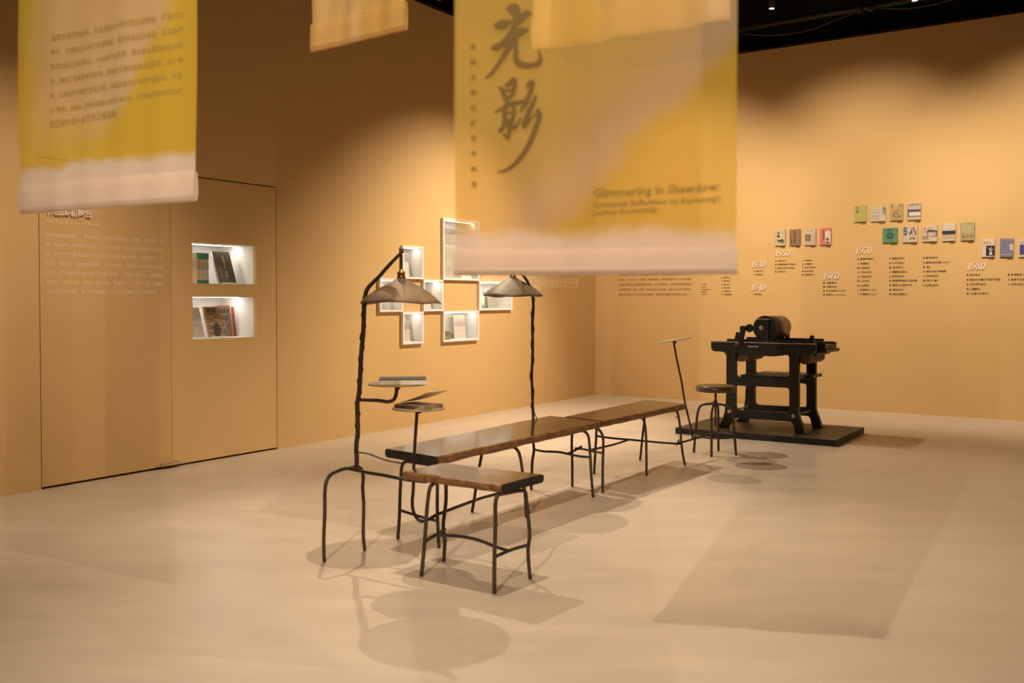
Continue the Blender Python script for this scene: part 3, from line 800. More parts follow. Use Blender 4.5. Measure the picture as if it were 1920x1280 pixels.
rod('stretcher', [(1109, 843, 7.06), (1135, 837, 7.3), (1155, 832, 7.55), (1178, 824.5, 7.87)], r=0.0085, parent=b2)
rod('stretcher', [(1265, 832, 8.05), (1282, 828, 8.15), (1300, 823, 8.3), (1315, 819, 8.4), (1328, 814, 8.5)], r=0.0088, parent=b2)
rod('thorn', [(1274, 782, 8.12), (1270, 781, 8.11), (1265, 783, 8.1)], r=[0.007, 0.005, 0.001], parent=b2, sub=0)
rod('thorn', [(1268, 830, 8.05), (1269, 837, 8.05)], r=[0.006, 0.002], parent=b2, sub=0)
rod('thorn', [(1272, 829, 8.08), (1273, 823, 8.08)], r=[0.010, 0.004], parent=b2, sub=0)
rod('tray_post', [(1299, 822), (1295, 800), (1289, 775), (1283, 748), (1279, 722), (1274, 697), (1268, 668), (1264, 646), (1263, 641)], 8.33, r=0.0088, parent=b2)
m = M(); m.tube(P_([(1297, 815), (1294, 798)], 8.33), 0.0125, n=8); m.build('sleeve', 'iron', b2)
T3 = atY(1264, 636.5, 8.33); nrm = Vector((-0.165, 0.03, 1)).normalized()
disc_tray(b2, T3, 0.150, nrm)

# ---- books on the trays
bk = thing('closed_book', T1 + Z * 0.0005, 'thick closed book with pale pages lying on the upper round tray', 'book')
e = Vector((1, 0.10, 0)).normalized(); fdir = Vector((-0.10, 1, 0)).normalized()
c = atY(755, 722, 5.03); c.z = T1.z
def bbox(m, e0, e1, f0, f1, z0, z1): m.boxv(c + e * e0 + fdir * f0 + Z * z0, e * (e1 - e0), fdir * (f1 - f0), Z * (z1 - z0))
m = M(); bbox(m, -0.127, 0.127, 0.003, 0.187, 0.0035, 0.0265); m.build('pages', 'paper', bk)
m = M(); bbox(m, -0.129, 0.127, 0.0, 0.19, 0.0008, 0.0033); m.build('back_cover', cmat((0.55, 0.45, 0.33)), bk)
m = M(); bbox(m, -0.124, 0.124, 0.0, 0.19, 0.0268, 0.0305); m.build('front_cover', 'black', bk, label='black front cover')
ob = thing('open_book', T2 + Z * 0.0005, 'open book with one lifted page on the lower round tray', 'book')
c = T2.copy(); a = math.radians(-33)
e = Vector((math.cos(a), math.sin(a), 0)); fdir = Vector((-math.sin(a), math.cos(a), 0))
m = M(); m.boxv(c - e * 0.105 - fdir * 0.085 + Z * 0.001, e * 0.21, fdir * 0.17, Z * 0.016); m.build('pages', cmat((0.45, 0.33, 0.19)), ob)
m = M(); m.boxv(c - e * 0.108 - fdir * 0.087 + Z * 0.0175, e * 0.21, fdir * 0.172, Z * 0.002); m.build('open_page', cmat((0.58, 0.44, 0.28)), ob)
m = M(); vs = []; nx = 12
for k in range(nx + 1):
    t = k / nx
    x = -0.100 + 0.20 * t; z = 0.020 + 0.010 * math.sin(t * math.pi * .8) + 0.062 * t ** 1.8
    vs += [c + e * (x - 0.02) - fdir * (0.078 - 0.05 * t) + Z * z, c + e * (x + 0.035 * t) + fdir * 0.09 + Z * (z + 0.006)]
m.add(vs, [(2 * k, 2 * k + 2, 2 * k + 3, 2 * k + 1) for k in range(nx)], 0, True)
m.add([p + Z * 0.0008 for p in vs], [(2 * k + 1, 2 * k + 3, 2 * k + 2, 2 * k) for k in range(nx)], 0, True)
m.build('lifted_page', cmat((0.78, 0.66, 0.46)), ob)

# ================================================================== ROUND WORK STOOL
ws = thing('round_stool', Vector((1.845, 8.705, 0)), 'round wooden swivel stool with bent iron legs in front of the press', 'stool')
sc = Vector((1.845, 8.705, 0))
m = M(); m.lathe(sc + Z * 0.566, Z, [(0.160, 0.0), (0.176, 0.004), (0.179, 0.028), (0.176, 0.050), (0.165, 0.056)], n=40); m.build('seat', 'stool_top', ws)
rod('leg', [(1301, 848, 8.779), (1302, 835), (1305, 800), (1308, 775), (1312, 763), (1320, 758, 8.76), (1341, 757, 8.70), (1362, 760, 8.65), (1370, 765, 8.635), (1374, 778, 8.63), (1377, 815, 8.628), (1380, 853, 8.628)], 8.779, r=0.0115, parent=ws, foot=True)
rod('leg', [(1334, 856, 8.54), (1334, 820), (1334, 785), (1335, 770), (1338, 760, 8.6), (1341, 757, 8.7), (1344, 757, 8.78), (1346, 763, 8.85), (1347, 790, 8.872), (1347, 825, 8.872), (1347, 845, 8.872)], 8.54, r=0.0115, parent=ws, foot=True)
m = M(); m.tube([sc + Z * 0.25, sc + Z * 0.566], 0.0095, n=10); m.build('screw_post', 'iron', ws)
m = M(); m.lathe(sc + Z * 0.43, Z, [(0.014, 0), (0.017, 0.01), (0.016, 0.05), (0.011, 0.062)], n=12); m.tube([sc + Vector((-0.012, 0, 0.475)), sc + Vector((-0.040, 0, 0.470))], 0.004, n=6); m.build('nut', 'iron', ws)
m = M(); rr = 0.178
m.tube([sc + Vector((rr * math.cos(k * math.pi / 18), rr * math.sin(k * math.pi / 18), 0.168)) for k in range(37)], 0.0105, n=8, caps=False); m.build('foot_ring', 'iron', ws)

# ================================================================== PLATFORM AND PRINTING PRESS
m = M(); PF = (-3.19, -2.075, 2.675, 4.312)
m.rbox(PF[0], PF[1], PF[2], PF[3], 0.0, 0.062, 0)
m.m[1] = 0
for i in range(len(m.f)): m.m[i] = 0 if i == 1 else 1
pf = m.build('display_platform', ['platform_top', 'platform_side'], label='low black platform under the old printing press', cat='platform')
PZ = 0.0635
pr = thing('printing_press', R(-2.64, 3.5, PZ), 'old black cast-iron cylinder printing press standing on the black platform', 'printing press')
FU = -2.945
def fv(x, y, u=FU):                    # measured on a detail view of the near side frame
    return onu(1320 + x / 6.4, 620 + y / 6.4, u)
OUT = [(85, 130), (1340, 170), (1340, 230), (1322, 268), (1282, 292), (1165, 298), (1142, 308), (1136, 330), (1135, 650), (1135, 1000), (1150, 1060), (1175, 1115), (1212, 1175), (1255, 1226), (1255, 1242), (1112, 1236), (1096, 1190), (1066, 1118), (1040, 1092),
       (700, 1068), (380, 1046), (342, 1056), (312, 1110), (285, 1148), (285, 1168), (150, 1165), (150, 1145), (185, 1122), (220, 1062), (245, 980), (260, 860), (267, 650), (268, 300), (256, 268), (222, 250), (120, 246), (93, 225), (85, 200)]
H1 = [(378, 300), (384, 278), (402, 272), (640, 290), (720, 302), (800, 308), (900, 303), (985, 289), (1008, 294), (1022, 318), (1022, 545), (1010, 568), (990, 575), (420, 557), (390, 548), (378, 520)]
H2 = [(374, 672), (386, 656), (990, 683), (1012, 692), (1022, 718), (1022, 950), (1012, 975), (990, 983), (420, 953), (386, 938), (373, 908)]
def conv(L):
    r = [fv(*q) for q in L]
    return [(a, max(z, PZ)) for a, z in r]
out = conv(OUT)
lowest = [i for i, q in enumerate(OUT) if q[1] > 1160]
out = [(a, PZ if i in lowest and OUT[i][1] >= 1165 else z) for i, (a, z) in enumerate(out)]
ztl, ztr = out[0][1], out[1][1]
FT = 0.055; RU = -2.36
for uu in (FU, RU):
    m = M(); m.prism(R(uu, 0, 0), V, Z, U * FT, out, [conv(H1), conv(H2)])
    m.build('side_frame', 'press', pr)
v0, v1 = out[0][0], out[1][0]
zt = (ztl + ztr) / 2
m = M(); m.rbox(FU + FT + 0.001, RU - 0.001, v0 + 0.05, v1 - 0.05, zt - 0.055, zt - 0.012); m.build('bed', 'press', pr)
for uu in (FU, RU):
    m = M(); m.rbox(uu - 0.012, uu + FT + 0.01, v0 + 0.002, v1 - 0.002, zt + 0.0005, zt + 0.010); m.build('rail', 'press_edge', pr, label='worn bare-metal rail on the frame top')
# toothed racks along both rails
def rack(name, uu, a, b, z):
    m = M(); n = int((b - a) / 0.016)
    m.rbox(uu, uu + 0.028, a, b, z, z + 0.016)
    for k in range(n):
        q = a + (b - a) * (k + 0.25) / n
        m.rbox(uu, uu + 0.028, q, q + (b - a) / n * 0.5, z + 0.016, z + 0.026)
    m.build(name, 'press', pr)
ra, rb = onu(1362, 638, FU)[0], onu(1512, 641, FU)[0]
rack('rack', FU + 0.012, ra, rb, zt + 0.0105); rack('rack', RU + 0.012, ra, rb, zt + 0.0105)
# drum with gear
gu = FU + 0.055
gv, gz = onu(1433.7, 614.8, gu); grad = (onu(1433.7, 592.3, gu)[1] - onu(1433.7, 637.5, gu)[1]) / 2
m = M(); m.lathe(R(gu + 0.03, gv, gz), U, [(grad * .90, 0.0), (grad * .985, 0.002), (grad * .985, 0.46), (grad * .90, 0.462), (grad * .86, 0.45)], n=56); m.build('drum', 'drum', pr)
m = M(); pts = []; nt = 64
for k in range(nt):
    a0 = 2 * math.pi * k / nt; da = 2 * math.pi / nt
    for f_, r_ in ((0, .965), (.25, .965), (.35, 1.02), (.65, 1.02), (.75, .965)):
        pts.append((gv + grad * r_ * math.cos(a0 + f_ * da), gz + grad * r_ * math.sin(a0 + f_ * da)))
m.prism(R(gu - 0.002, 0, 0), V, Z, U * 0.03, pts); m.build('gear', 'press', pr)
# bearing block in front of the gear
def pv(px, py, u): return onu(px, py, u)
bu_ = FU - 0.004
a, zb = pv(1418, 640, bu_); b, ztp = pv(1440.5, 599, bu_)
m = M(); m.prism(R(bu_, 0, 0), V, Z, U * 0.05, [(a, zt + 0.011), (b, zt + 0.011), (b, ztp), (a, ztp)], [[(a + .025, ztp - .055), (b - .025, ztp - .055), (b - .025, ztp - .02), (a + .025, ztp - .02)], [(a + .025, zt + .03), (b - .025, zt + .03), (b - .025, zt + .075), (a + .025, zt + .075)]]); m.build('bearing_block', 'press', pr)
m = M(); m.rbox(bu_ - 0.004, bu_ + 0.054, a - 0.004, b + 0.006, ztp, ztp + 0.008); m.build('cap_plate', 'press_edge', pr)
m = M(); m.rbox(bu_ + .012, bu_ + .04, a + .02, b - .02, zt + .02, ztp - .01); m.build('bearing_insert', 'press', pr)
cv, cz = pv(1427.5, 614, bu_)
m = M(); m.lathe(R(bu_ - 0.012, cv, cz), U, [(0.010, 0), (0.022, 0.004), (0.022, 0.03)], n=16); m.build('axle_cap', 'press_edge', pr)
# rear bearing feet below the drum's far end
m = M(); va, vb = pv(1456, 640, RU)[0], pv(1482, 640, RU)[0]
m.rbox(RU - 0.02, RU + 0.05, gv - 0.11, gv + 0.12, zt + 0.011, zt + 0.03); m.rbox(RU - 0.01, RU + 0.03, gv - 0.03, gv + 0.03, zt + 0.03, gz); m.rbox(RU - 0.015, RU + 0.03, gv + 0.05, gv + 0.085, zt + 0.03, zt + 0.10)
m.build('rear_bearing', 'press', pr)
# crank bracket, pinion and crank
k0, kz = pv(1399, 614.5, bu_)
m = M(); m.rbox(bu_ + 0.004, bu_ + 0.034, k0, a, kz - 0.028, kz + 0.020); m.build('crank_bracket', 'press', pr)
m = M(); pts = []; nt = 20; pr_ = 0.042; pvc, pzc = pv(1404.5, 615, gu)
for k in range(nt):
    a0 = 2 * math.pi * k / nt; da = 2 * math.pi / nt
    for f_, r_ in ((0, .86), (.3, .86), (.4, 1.0), (.7, 1.0), (.8, .86)):
        pts.append((pvc + pr_ * r_ * math.cos(a0 + f_ * da), pzc + pr_ * r_ * math.sin(a0 + f_ * da)))
m.prism(R(gu, 0, 0), V, Z, U * 0.028, pts); m.build('pinion', 'press', pr)
hv, hz = pv(1393, 615.5, bu_ - 0.05)
m = M(); m.lathe(R(bu_ - 0.075, hv, hz), U, [(0.018, 0), (0.0275, 0.0), (0.0275, 0.05), (0.020, 0.055), (0.016, 0.12)], n=20); crank = m.build('crank', 'press', pr)
ev, ez = pv(1387.5, 645, bu_ - 0.06)
m = M(); d = Vector((ev - hv, ez - hz)); dn = Vector((-d.y, d.x)).normalized()
m.prism(R(bu_ - 0.052, 0, 0), V, Z, U * 0.022, [(hv + dn.x * .026, hz + dn.y * .026), (hv - dn.x * .026, hz - dn.y * .026), (ev - dn.x * .021, ez - dn.y * .021), (ev + dn.x * .021, ez + dn.y * .021)])
m.build('crank_arm', 'press', crank)
m = M(); m.lathe(R(bu_ - 0.055, ev, ez), -U, [(0.010, 0), (0.014, 0.02), (0.018, 0.06), (0.016, 0.10), (0.008, 0.115)], n=14); m.build('crank_handle', 'handle_wood', crank, label='reddish worn wooden crank handle')
# triangular stops on the rails
for px in (1381, 1520):
    uu = RU + 0.004 if px < 1400 else FU + 0.10
    q, _ = pv(px, 640, uu)
    m = M(); m.prism(R(uu, 0, 0), V, Z, U * 0.035, [(q - .030, zt - .004), (q + .032, zt - .004), (q + .026, zt + .082), (q - .004, zt + .088)])
    m.build('rail_stop', 'press', pr)
# ink table at the right-hand end
x0 = v1 - 0.05
xa = pv(1559, 650, -2.55)[0]; xb = pv(1563.5, 655, -2.55)[0]; xc = pv(1547, 660, -2.55)[0]
m = M(); m.rbox(-2.78, -2.36, x0, xa, zt - 0.052, zt - 0.012); m.rbox(-2.78, -2.77, x0, xa, zt - 0.012, zt + 0.006); m.rbox(-2.37, -2.36, x0, xa, zt - 0.012, zt + 0.006); m.build('ink_table', 'press', pr)
m = M(); m.rbox(-2.82, -2.33, x0, xb, zt - 0.085, zt - 0.056); m.build('ink_shelf', 'press', pr)
m = M(); m.rbox(-2.84, -2.36, x0, xc, zt - 0.115, zt - 0.088); m.build('ink_shelf', 'press', pr)
# half-round wooden blocks slung under the bed
for px0, px1, py in ((1381, 1408, 676), (1500, 1524, 681)):
    a, zlow = pv(px0, py, FU + 0.2); b, _ = pv(px1, py, FU + 0.2)
    m = M(); ztop = zt - 0.058; pts = [(a, ztop), (b + .02, ztop)]
    for k in range(1, 8):
        an = math.pi * k / 8
        pts.append(((a + b) / 2 + .02 + (b - a) / 2 * math.cos(an), zlow + 0.06 - 0.06 * math.sin(an)))
    m.prism(R(FU + FT + 0.01, 0, 0), V, Z, U * (RU - FU - FT - 0.02), pts); m.build('wood_block', 'press_wood', pr)
# shelf boards on the middle rails
sa, sz = fv(430, 560); sb, _ = fv(1120, 560)
m = M(); m.rbox(FU + 0.02, FU + 0.26, sa, sb, sz + 0.002, sz + 0.028); m.build('shelf_board', 'press', pr)
m = M(); m.rbox(FU + 0.30, RU + 0.04, sa + 0.05, sb + 0.07, sz + 0.002, sz + 0.03); m.build('shelf_board', 'press', pr)
# bolts and tie rods
for x, y in ((305, 968), (1076, 1023)):
    q, zq = fv(x, y)
    m = M(); m.lathe(R(FU - 0.014, q, zq), U, [(0.012, 0.0), (0.020, 0.003), (0.020, 0.0145)], n=8, smooth=False); m.build('bolt', 'bolt', pr)
    m = M(); m.tube([R(FU + FT, q, zq), R(RU, q, zq)], 0.011, n=8); m.build('tie_rod', 'press_edge', pr)
for x, y in ((310, 300), (1072, 325)):
    q, zq = fv(x, y)
    m = M(); m.lathe(R(FU - 0.008, q, zq), U, [(0.010, 0.0), (0.014, 0.003), (0.014, 0.0085)], n=8, smooth=False); m.build('bolt', 'press', pr)
q0, zq = pv(1403, 648, FU); q1, _ = pv(1422, 648, FU)
m = M(); m.rbox(FU - 0.016, FU - 0.0005, q0, q1, zq - 0.010, zq + 0.002); m.build('latch_plate', 'press_edge', pr)
for px in (1405, 1410, 1420):
    q, zq = pv(px, 650.5, FU)
    m = M(); m.lathe(R(FU - 0.010, q, zq), U, [(0.005, 0.0), (0.008, 0.002), (0.008, 0.0095)], n=8); m.build('screw', 'bolt', pr)
# ================================================================== BOOKS IN THE DOOR NICHES
def lean_board(name, label, cat, px0, px1, v, z0, h, lean, th, cover, group=None, pages=None, rot=0.0):
    """upright board or book leaning back against nothing but its stand; returns (thing, Panel of its face, width)"""
    pym = 500
    u0 = onv(px0, pym, v)[0]; u1 = onv(px1, pym, v)[0]
    ex = (U * math.cos(rot) + V * math.sin(rot)); back = V * -math.cos(rot) + U * math.sin(rot)
    ey = (Z * math.cos(lean) + back * math.sin(lean)).normalized()
    o = R(u0, v, z0 + 0.001 + th * math.sin(lean)); wd = (u1 - u0)
    pn = Panel(o, ex, ey)
    t = thing(name, R((u0 + u1) / 2, v, z0), label, cat, group)
    m = M(); pn.rect(m, 0, 0, wd, h, -0.0025 if pages else -th, 0.0); m.build('front_cover' if pages else 'board', cover, t)
    if pages:
        m = M(); pn.rect(m, 0.002, 0.003, wd - 0.003, h - 0.003, -th + 0.0026, -0.0026); m.build('pages', pages, t)
        m = M(); pn.rect(m, 0, 0, wd, h, -th, -th + 0.0025); m.build('back_cover', cover, t)
    return t, pn, wd
def stand(px0, px1, v, z0, label):
    u0 = onv(px0, 500, v)[0]; u1 = onv(px1, 500, v)[0]
    m = M(); m.rbox(u0, u1, v - 0.012, v + 0.018, z0 + 0.0008, z0 + 0.004); m.rbox(u0, u1, v + 0.016, v + 0.019, z0 + 0.004, z0 + 0.014)
    t = thing('book_stand', R((u0 + u1) / 2, v, z0), label, 'book stand', 'white book stands in the door niches')
    m.build('base', 'white', t)
    m = M(); m.boxv(R((u0 + u1) / 2 - 0.03, v - 0.13, z0 + 0.0008), U * 0.06, V * 0.117, Z * 0.003); m.build('strut', 'white', t)
zu, zl = NZ[1][0], NZ[0][0]
# three matching volumes with green-banded spines
bh = onv(375, 474, -0.22)[1] - zu
for i, (a, b) in enumerate(((369.6, 376.6), (376.9, 383.8), (384.1, 391.2))):
    u0 = onv(a, 500, -0.22)[0]; u1 = onv(b, 500, -0.22)[0]
    t = thing('book', R((u0 + u1) / 2, -0.27, zu), ['leftmost green-banded tan volume of three in the upper door niche', 'middle green-banded tan volume of three in the upper door niche', 'rightmost green-banded tan volume of three in the upper door niche'][i], 'book', 'green-banded volumes')
    m = M(); m.rbox(u0, u1, -0.36, -0.22, zu + 0.0008, zu + bh); m.build('cover', cmat((0.52, 0.43, 0.29)), t)
    m = M(); m.rbox(u0 - .0003, u1 + .0003, -0.25, -0.2192, zu + bh * .80, zu + bh + 0.0006); m.build('green_band', cmat((0.045, 0.20, 0.13)), t); m = M(); m.rbox(u0 - .0003, u1 + .0003, -0.25, -0.2192, zu + bh * .02, zu + bh * .13); m.build('green_band', cmat((0.045, 0.20, 0.13)), t)
    m = M(); pn = Panel(R(u0, -0.2192, zu), U, Z); k = (u1 - u0) * .38
    for j, ch in enumerate('文學全集'): pn.text(m, ch, (u1 - u0) * .3, bh * (.70 - .075 * j), size=k)
    m.build('spine_title', 'letter_dark', t); m = M()
    for j, ch in enumerate('台灣'): pn.text(m, ch, (u1 - u0) * .3, bh * (.30 - .075 * j), size=k)
    m.build('spine_author', 'letter_dark', t)
u0 = onv(352, 500, -0.22)[0]; u1 = onv(369.2, 500, -0.22)[0]
t = thing('book', R((u0 + u1) / 2, -0.27, zu), 'cream upright book at the left edge of the upper door niche', 'book')
m = M(); m.rbox(u0, u1, -0.34, -0.22, zu + 0.0008, zu + bh * .985); m.build('cover', cmat((0.78, 0.64, 0.47)), t)
m = M(); m.rbox(u0 + 0.003, u1 - 0.003, -0.338, -0.224, zu + bh * .985, zu + bh * .99); m.build('pages', 'paper', t)
t, pn, wd = lean_board('book', 'dark olive hardcover book with gold title propped in the upper door niche', 'book', 411.5, 443.5, -0.14, zu + 0.005, 0.300, math.radians(20), 0.022, cmat((0.115, 0.098, 0.065)), pages='paper')
m = M()
for j, ch in enumerate('台灣文學史綱'): pn.text(m, ch, wd * .46, 0.235 - 0.036 * j, size=0.034, d=0.0008, off=0.02)
m.build('title', cmat((0.62, 0.52, 0.22)), t, label='gold title characters'); m = M()
for j, ch in enumerate('葉石濤著'): pn.text(m, ch, wd * .76, 0.268 - 0.019 * j, size=0.016, d=0.0008)
m.build('author_line', cmat((0.62, 0.52, 0.22)), t); m = M()
for j, ch in enumerate('文學界出版'): pn.text(m, ch, wd * .20, 0.115 - 0.017 * j, size=0.014, d=0.0008)
m.build('publisher_line', cmat((0.62, 0.52, 0.22)), t)
stand(414, 444, -0.135, zu, 'white book stand under the dark olive book')
# lower niche
t, pn, wd = lean_board('book', 'grey patterned book cut off at the left edge of the lower door niche', 'book', 352, 383.5, -0.13, zl + 0.005, 0.270, math.radians(17), 0.018, 'paper_grey', pages='paper')
m = M()
for j in range(7):
    x = wd * (.35 + .08 * j); pn.stroke(m, [(x, 0.02 + .02 * (j % 3), .003), (x + .01, 0.08 + .015 * (j % 2), .004), (x - .012, 0.14, .002)], d=0.0008)
m.build('cover_print', 'paper_dim', t)
stand(354, 385, -0.125, zl, 'white book stand under the grey patterned book')
t, pn, wd = lean_board('book', 'brown landscape-cover book with two small green squares in the lower door niche', 'book', 391, 421.5, -0.12, zl + 0.005, 0.278, math.radians(18), 0.018, cmat((0.36, 0.20, 0.085)), pages='paper')
m = M()
for j in range(6):
    y = 0.03 + 0.032 * j
    pn.stroke(m, [(0.004, y + .01, .006), (wd * .35, y + .018 * (j % 2), .013), (wd * .65, y + .014, .009), (wd - .004, y, .005)], d=0.0006)
m.build('field_print', cmat((0.12, 0.06, 0.025)), t)
m = M(); pn.stroke(m, [(wd * .55, .03, .07), (wd * .60, .07, .085), (wd * .62, .105, .05)], d=0.0010); m.build('boulder_print', cmat((0.045, 0.028, 0.018)), t)
m = M(); pn.rect(m, wd * .18, .222, wd * .42, .262, 0, .0012); pn.rect(m, wd * .50, .222, wd * .74, .262, 0, .0012); m.build('square_print', cmat((0.03, 0.075, 0.045)), t)
stand(393, 423, -0.115, zl, 'white book stand under the brown landscape-cover book')
t, pn, wd = lean_board('magazine', 'grey magazine with pink top band behind the brown book', 'magazine', 408, 431.5, -0.245, zl, 0.285, math.radians(2), 0.012, cmat((0.21, 0.18, 0.155)), pages='paper')
m = M(); pn.rect(m, 0, .255, wd, .285, 0, .0008); m.build('pink_band', cmat((0.62, 0.33, 0.26)), t)
m = M(); pn.text(m, '新地文學', wd * .30, .195, width=wd * .62, d=.001, off=.03); m.build('title', cmat((0.75, 0.60, 0.25)), t)
m = M(); pn.stroke(m, [(wd * .3, .10, .010), (wd * .5, .15, .012), (wd * .62, .11, .010), (wd * .85, .145, .012)], d=.001); pn.stroke(m, [(wd * .45, .06, .01), (wd * .55, .10, .012), (wd * .75, .05, .01)], d=.001); m.build('figure_print', cmat((0.60, 0.42, 0.36)), t)
for i, (a, b, col, lb) in enumerate(((431.5, 434.8, (0.42, 0.05, 0.035), 'red-spined book standing right of the grey magazine'), (435.1, 438.0, (0.40, 0.27, 0.13), 'tan-spined book between two red books in the lower niche'), (438.3, 442.5, (0.30, 0.035, 0.04), 'dark red book at the right end of the lower niche row'))):
    u0 = onv(a, 500, -0.266)[0]; u1 = onv(b, 500, -0.266)[0]
    ey = (Z - V * 0.14).normalized(); o = R(u0, -0.266, zl + 0.001)
    t = thing('book', R((u0 + u1) / 2, -0.30, zl), lb, 'book', 'small books leaning in the lower door niche')
    m = M(); m.boxv(o, U * (u1 - u0 - .0012), V * -0.07, ey * 0.275); m.build('cover', cmat(col), t)
    m = M(); m.boxv(o + U * .003 - V * .003 + ey * 0.2752, U * (u1 - u0 - .007), V * -0.064, ey * 0.001); m.build('pages', 'paper', t)
    m = M(); pn = Panel(o + V * 0.0006, U, ey); k = (u1 - u0) * .55
    for j in range(6): pn.text(m, '台灣文學作品'[j], (u1 - u0) * .18, .20 - .026 * j - .05 * i % .06, size=k)
    m.build('spine_title', cmat((0.75, 0.55, 0.30)), t)

# ================================================================== PAPERS IN THE WHITE DISPLAY BOXES
f = 0.021
def inner(i):
    a, b, c, d, _ = BOXES[i]
    return a + f, b - f, c + f, d - f
def sheet(i, label, p0, p1, h, lean, th=0.012, v=-0.09, base='paper_grey', dark=None, dark_from=0.62, lines=0, name='manuscript', lift=0.002, group='papers in the white display boxes'):
    x0, x1, z0, z1 = inner(i)
    a, b = max(onv(p0, 560, v)[0], x0 + .002), min(onv(p1, 560, v)[0], x1 - .002)
    ey = (Z * math.cos(lean) - V * math.sin(lean)); o = R(a, v, z0 + lift + th * math.sin(lean))
    pn = Panel(o, U, ey); t = thing(name, R((a + b) / 2, v, z0), label, 'paper', group)
    m = M(); pn.rect(m, 0, 0, b - a, h, -th, 0); m.build('mount', 'white', t)
    m = M(); pn.rect(m, .001, .003, b - a - .006, h - .002, 0, .0008); m.build('sheet', base, t)
    if dark:
        m = M(); pn.rect(m, .001, h * dark_from, b - a - .006, h - .002, .0008, .0014); m.build('upper_sheet', dark, t)
    if lines:
        m = M(); n = lines
        for k in range(n):
            x = .006 + (b - a - .02) * k / n
            pn.rect(m, x, h * .08, x + .0022, h * .94, .0014, .0018)
        m.build('writing', 'paper_dim', t)
    return t, pn, b - a
x0, x1, z0, z1 = inner(0); sheet(0, 'small grey manuscript in the topmost small box', 740, 770, .27, .10, v=-.10, base='paper_grey', dark='paper_dim')
x0, x1, z0, z1 = inner(1); H_ = z1 - z0
t, pn, wd = sheet(1, 'tall manuscript of vertical handwriting in the tallest box', 820, 868, H_ * .90, .03, v=-.13, base='paper_grey')
for a, b, mm in ((.66, .985, 'paper_dim'), (.335, .655, 'paper_grey'), (.01, .33, 'paper_grey')):
    m = M(); pn.rect(m, .004, H_ * .9 * a, wd - .008, H_ * .9 * b, .0008, .0016); m.build('page', mm, t)
    m = M()
    for k in range(16):
        for j in range(11):
            if random.random() < .85:
                x = .012 + (wd - .03) * k / 16; y = H_ * .9 * (a + (b - a) * (.06 + .84 * j / 11))
                pn.rect(m, x, y, x + .009, y + .011 * random.uniform(.5, 1), .0016, .002)
    tag(m.build('writing', 'letter_brown', t), kind='stuff')
t, pn, wd = sheet(1, 'white card lying low beside the tall manuscript', 866, 893, .045, .35, v=-.05, base='paper', name='card')
x0, x1, z0, z1 = inner(2); sheet(2, 'pale manuscript at the bottom of the box behind the near shade', 731, 752, .17, .1, v=-.08, base='paper')
x0, x1, z0, z1 = inner(3); sheet(3, 'grey manuscript leaning in the small centre box', 780, 812, .215, .12, v=-.09, base='paper_grey', dark='paper_dim', dark_from=.84)
x0, x1, z0, z1 = inner(6); sheet(6, 'grey-topped manuscript in the bottom left box', 742, 781, .225, .12, v=-.09, base='paper_grey', dark='paper_dim', dark_from=.60, lines=14)
x0, x1, z0, z1 = inner(5)
t, pn, wd = sheet(5, 'tall standing card with faded writing in the bottom wide box', 852.5, 873, .262, .06, v=-.10, th=.006, base='paper_grey', name='card')
m = M(); pn.rect(m, .001, .115, wd - .007, .283, .0008, .0014); m.build('faded_print', cmat((0.60, 0.50, 0.43)), t)
m = M()
for k in range(7): pn.stroke(m, [(.02, .265 - .02 * k, .0035), (.08, .262 - .02 * k, .005), (wd - .04 - .02 * (k % 3), .264 - .02 * k, .003)], d=.0018)
m.build('writing', 'paper_dim', t)
t = thing('carved_block', R(x0 + .09, -.06, z0), 'dark carved wooden block in the bottom wide box', 'wooden block')
m = M(); o = R(x0 + .006, -.055, z0 + .001)
m.prism(R(x0 + .006, -.02, z0 + .001), U, Z, V * -.13, [(0, 0), (.185, 0), (.235, .055), (.17, .09), (.13, .10), (0, .096)]); m.build('block', cmat((0.16, 0.13, 0.085)), t)
m = M(); pn = Panel(R(x0 + .006, -.0196, z0 + .001), U, Z)
for k, (x, y) in enumerate(((.05, .05), (.085, .052), (.160, .045), (.05, .012), (.085, .014), (.150, .010))): pn.text(m, '文學台灣高雄'[k], x, y, size=.036, off=.02)
m.build('carving', cmat((0.50, 0.44, 0.33)), t)
m = M(); m.boxv(R(x0 + .13, -.018, z0 + .001), U * .012, V * -.134, Z * .1005); m.build('band', cmat((0.42, 0.36, 0.26)), t)
x0, x1, z0, z1 = inner(4)
t, pn, wd = sheet(4, 'grey booklet leaning in the box behind the far shade', 917, 937, .25, .16, v=-.08, th=.008, base='paper_dim', name='booklet')
t = thing('open_booklet', R(x0 + .12, -.05, z0), 'white open booklet propped at an angle behind the far shade', 'booklet')
ang = math.radians(-32); ex = U * math.cos(ang) + Z * math.sin(ang); ey = (Z * math.cos(ang) - U * math.sin(ang)) * .95 - V * .3; ey.normalize()
pn = Panel(R(x0 + .025, -.035, z0 + .13), ex, ey)
m = M(); pn.rect(m, 0, 0, .19, .145, -.004, 0); m.build('pages', 'paper', t)
m = M()
for k in range(7): pn.rect(m, .02, .02 + .017 * k, .16, .0215 + .017 * k, 0, .0006)
m.build('writing', 'paper_grey', t)

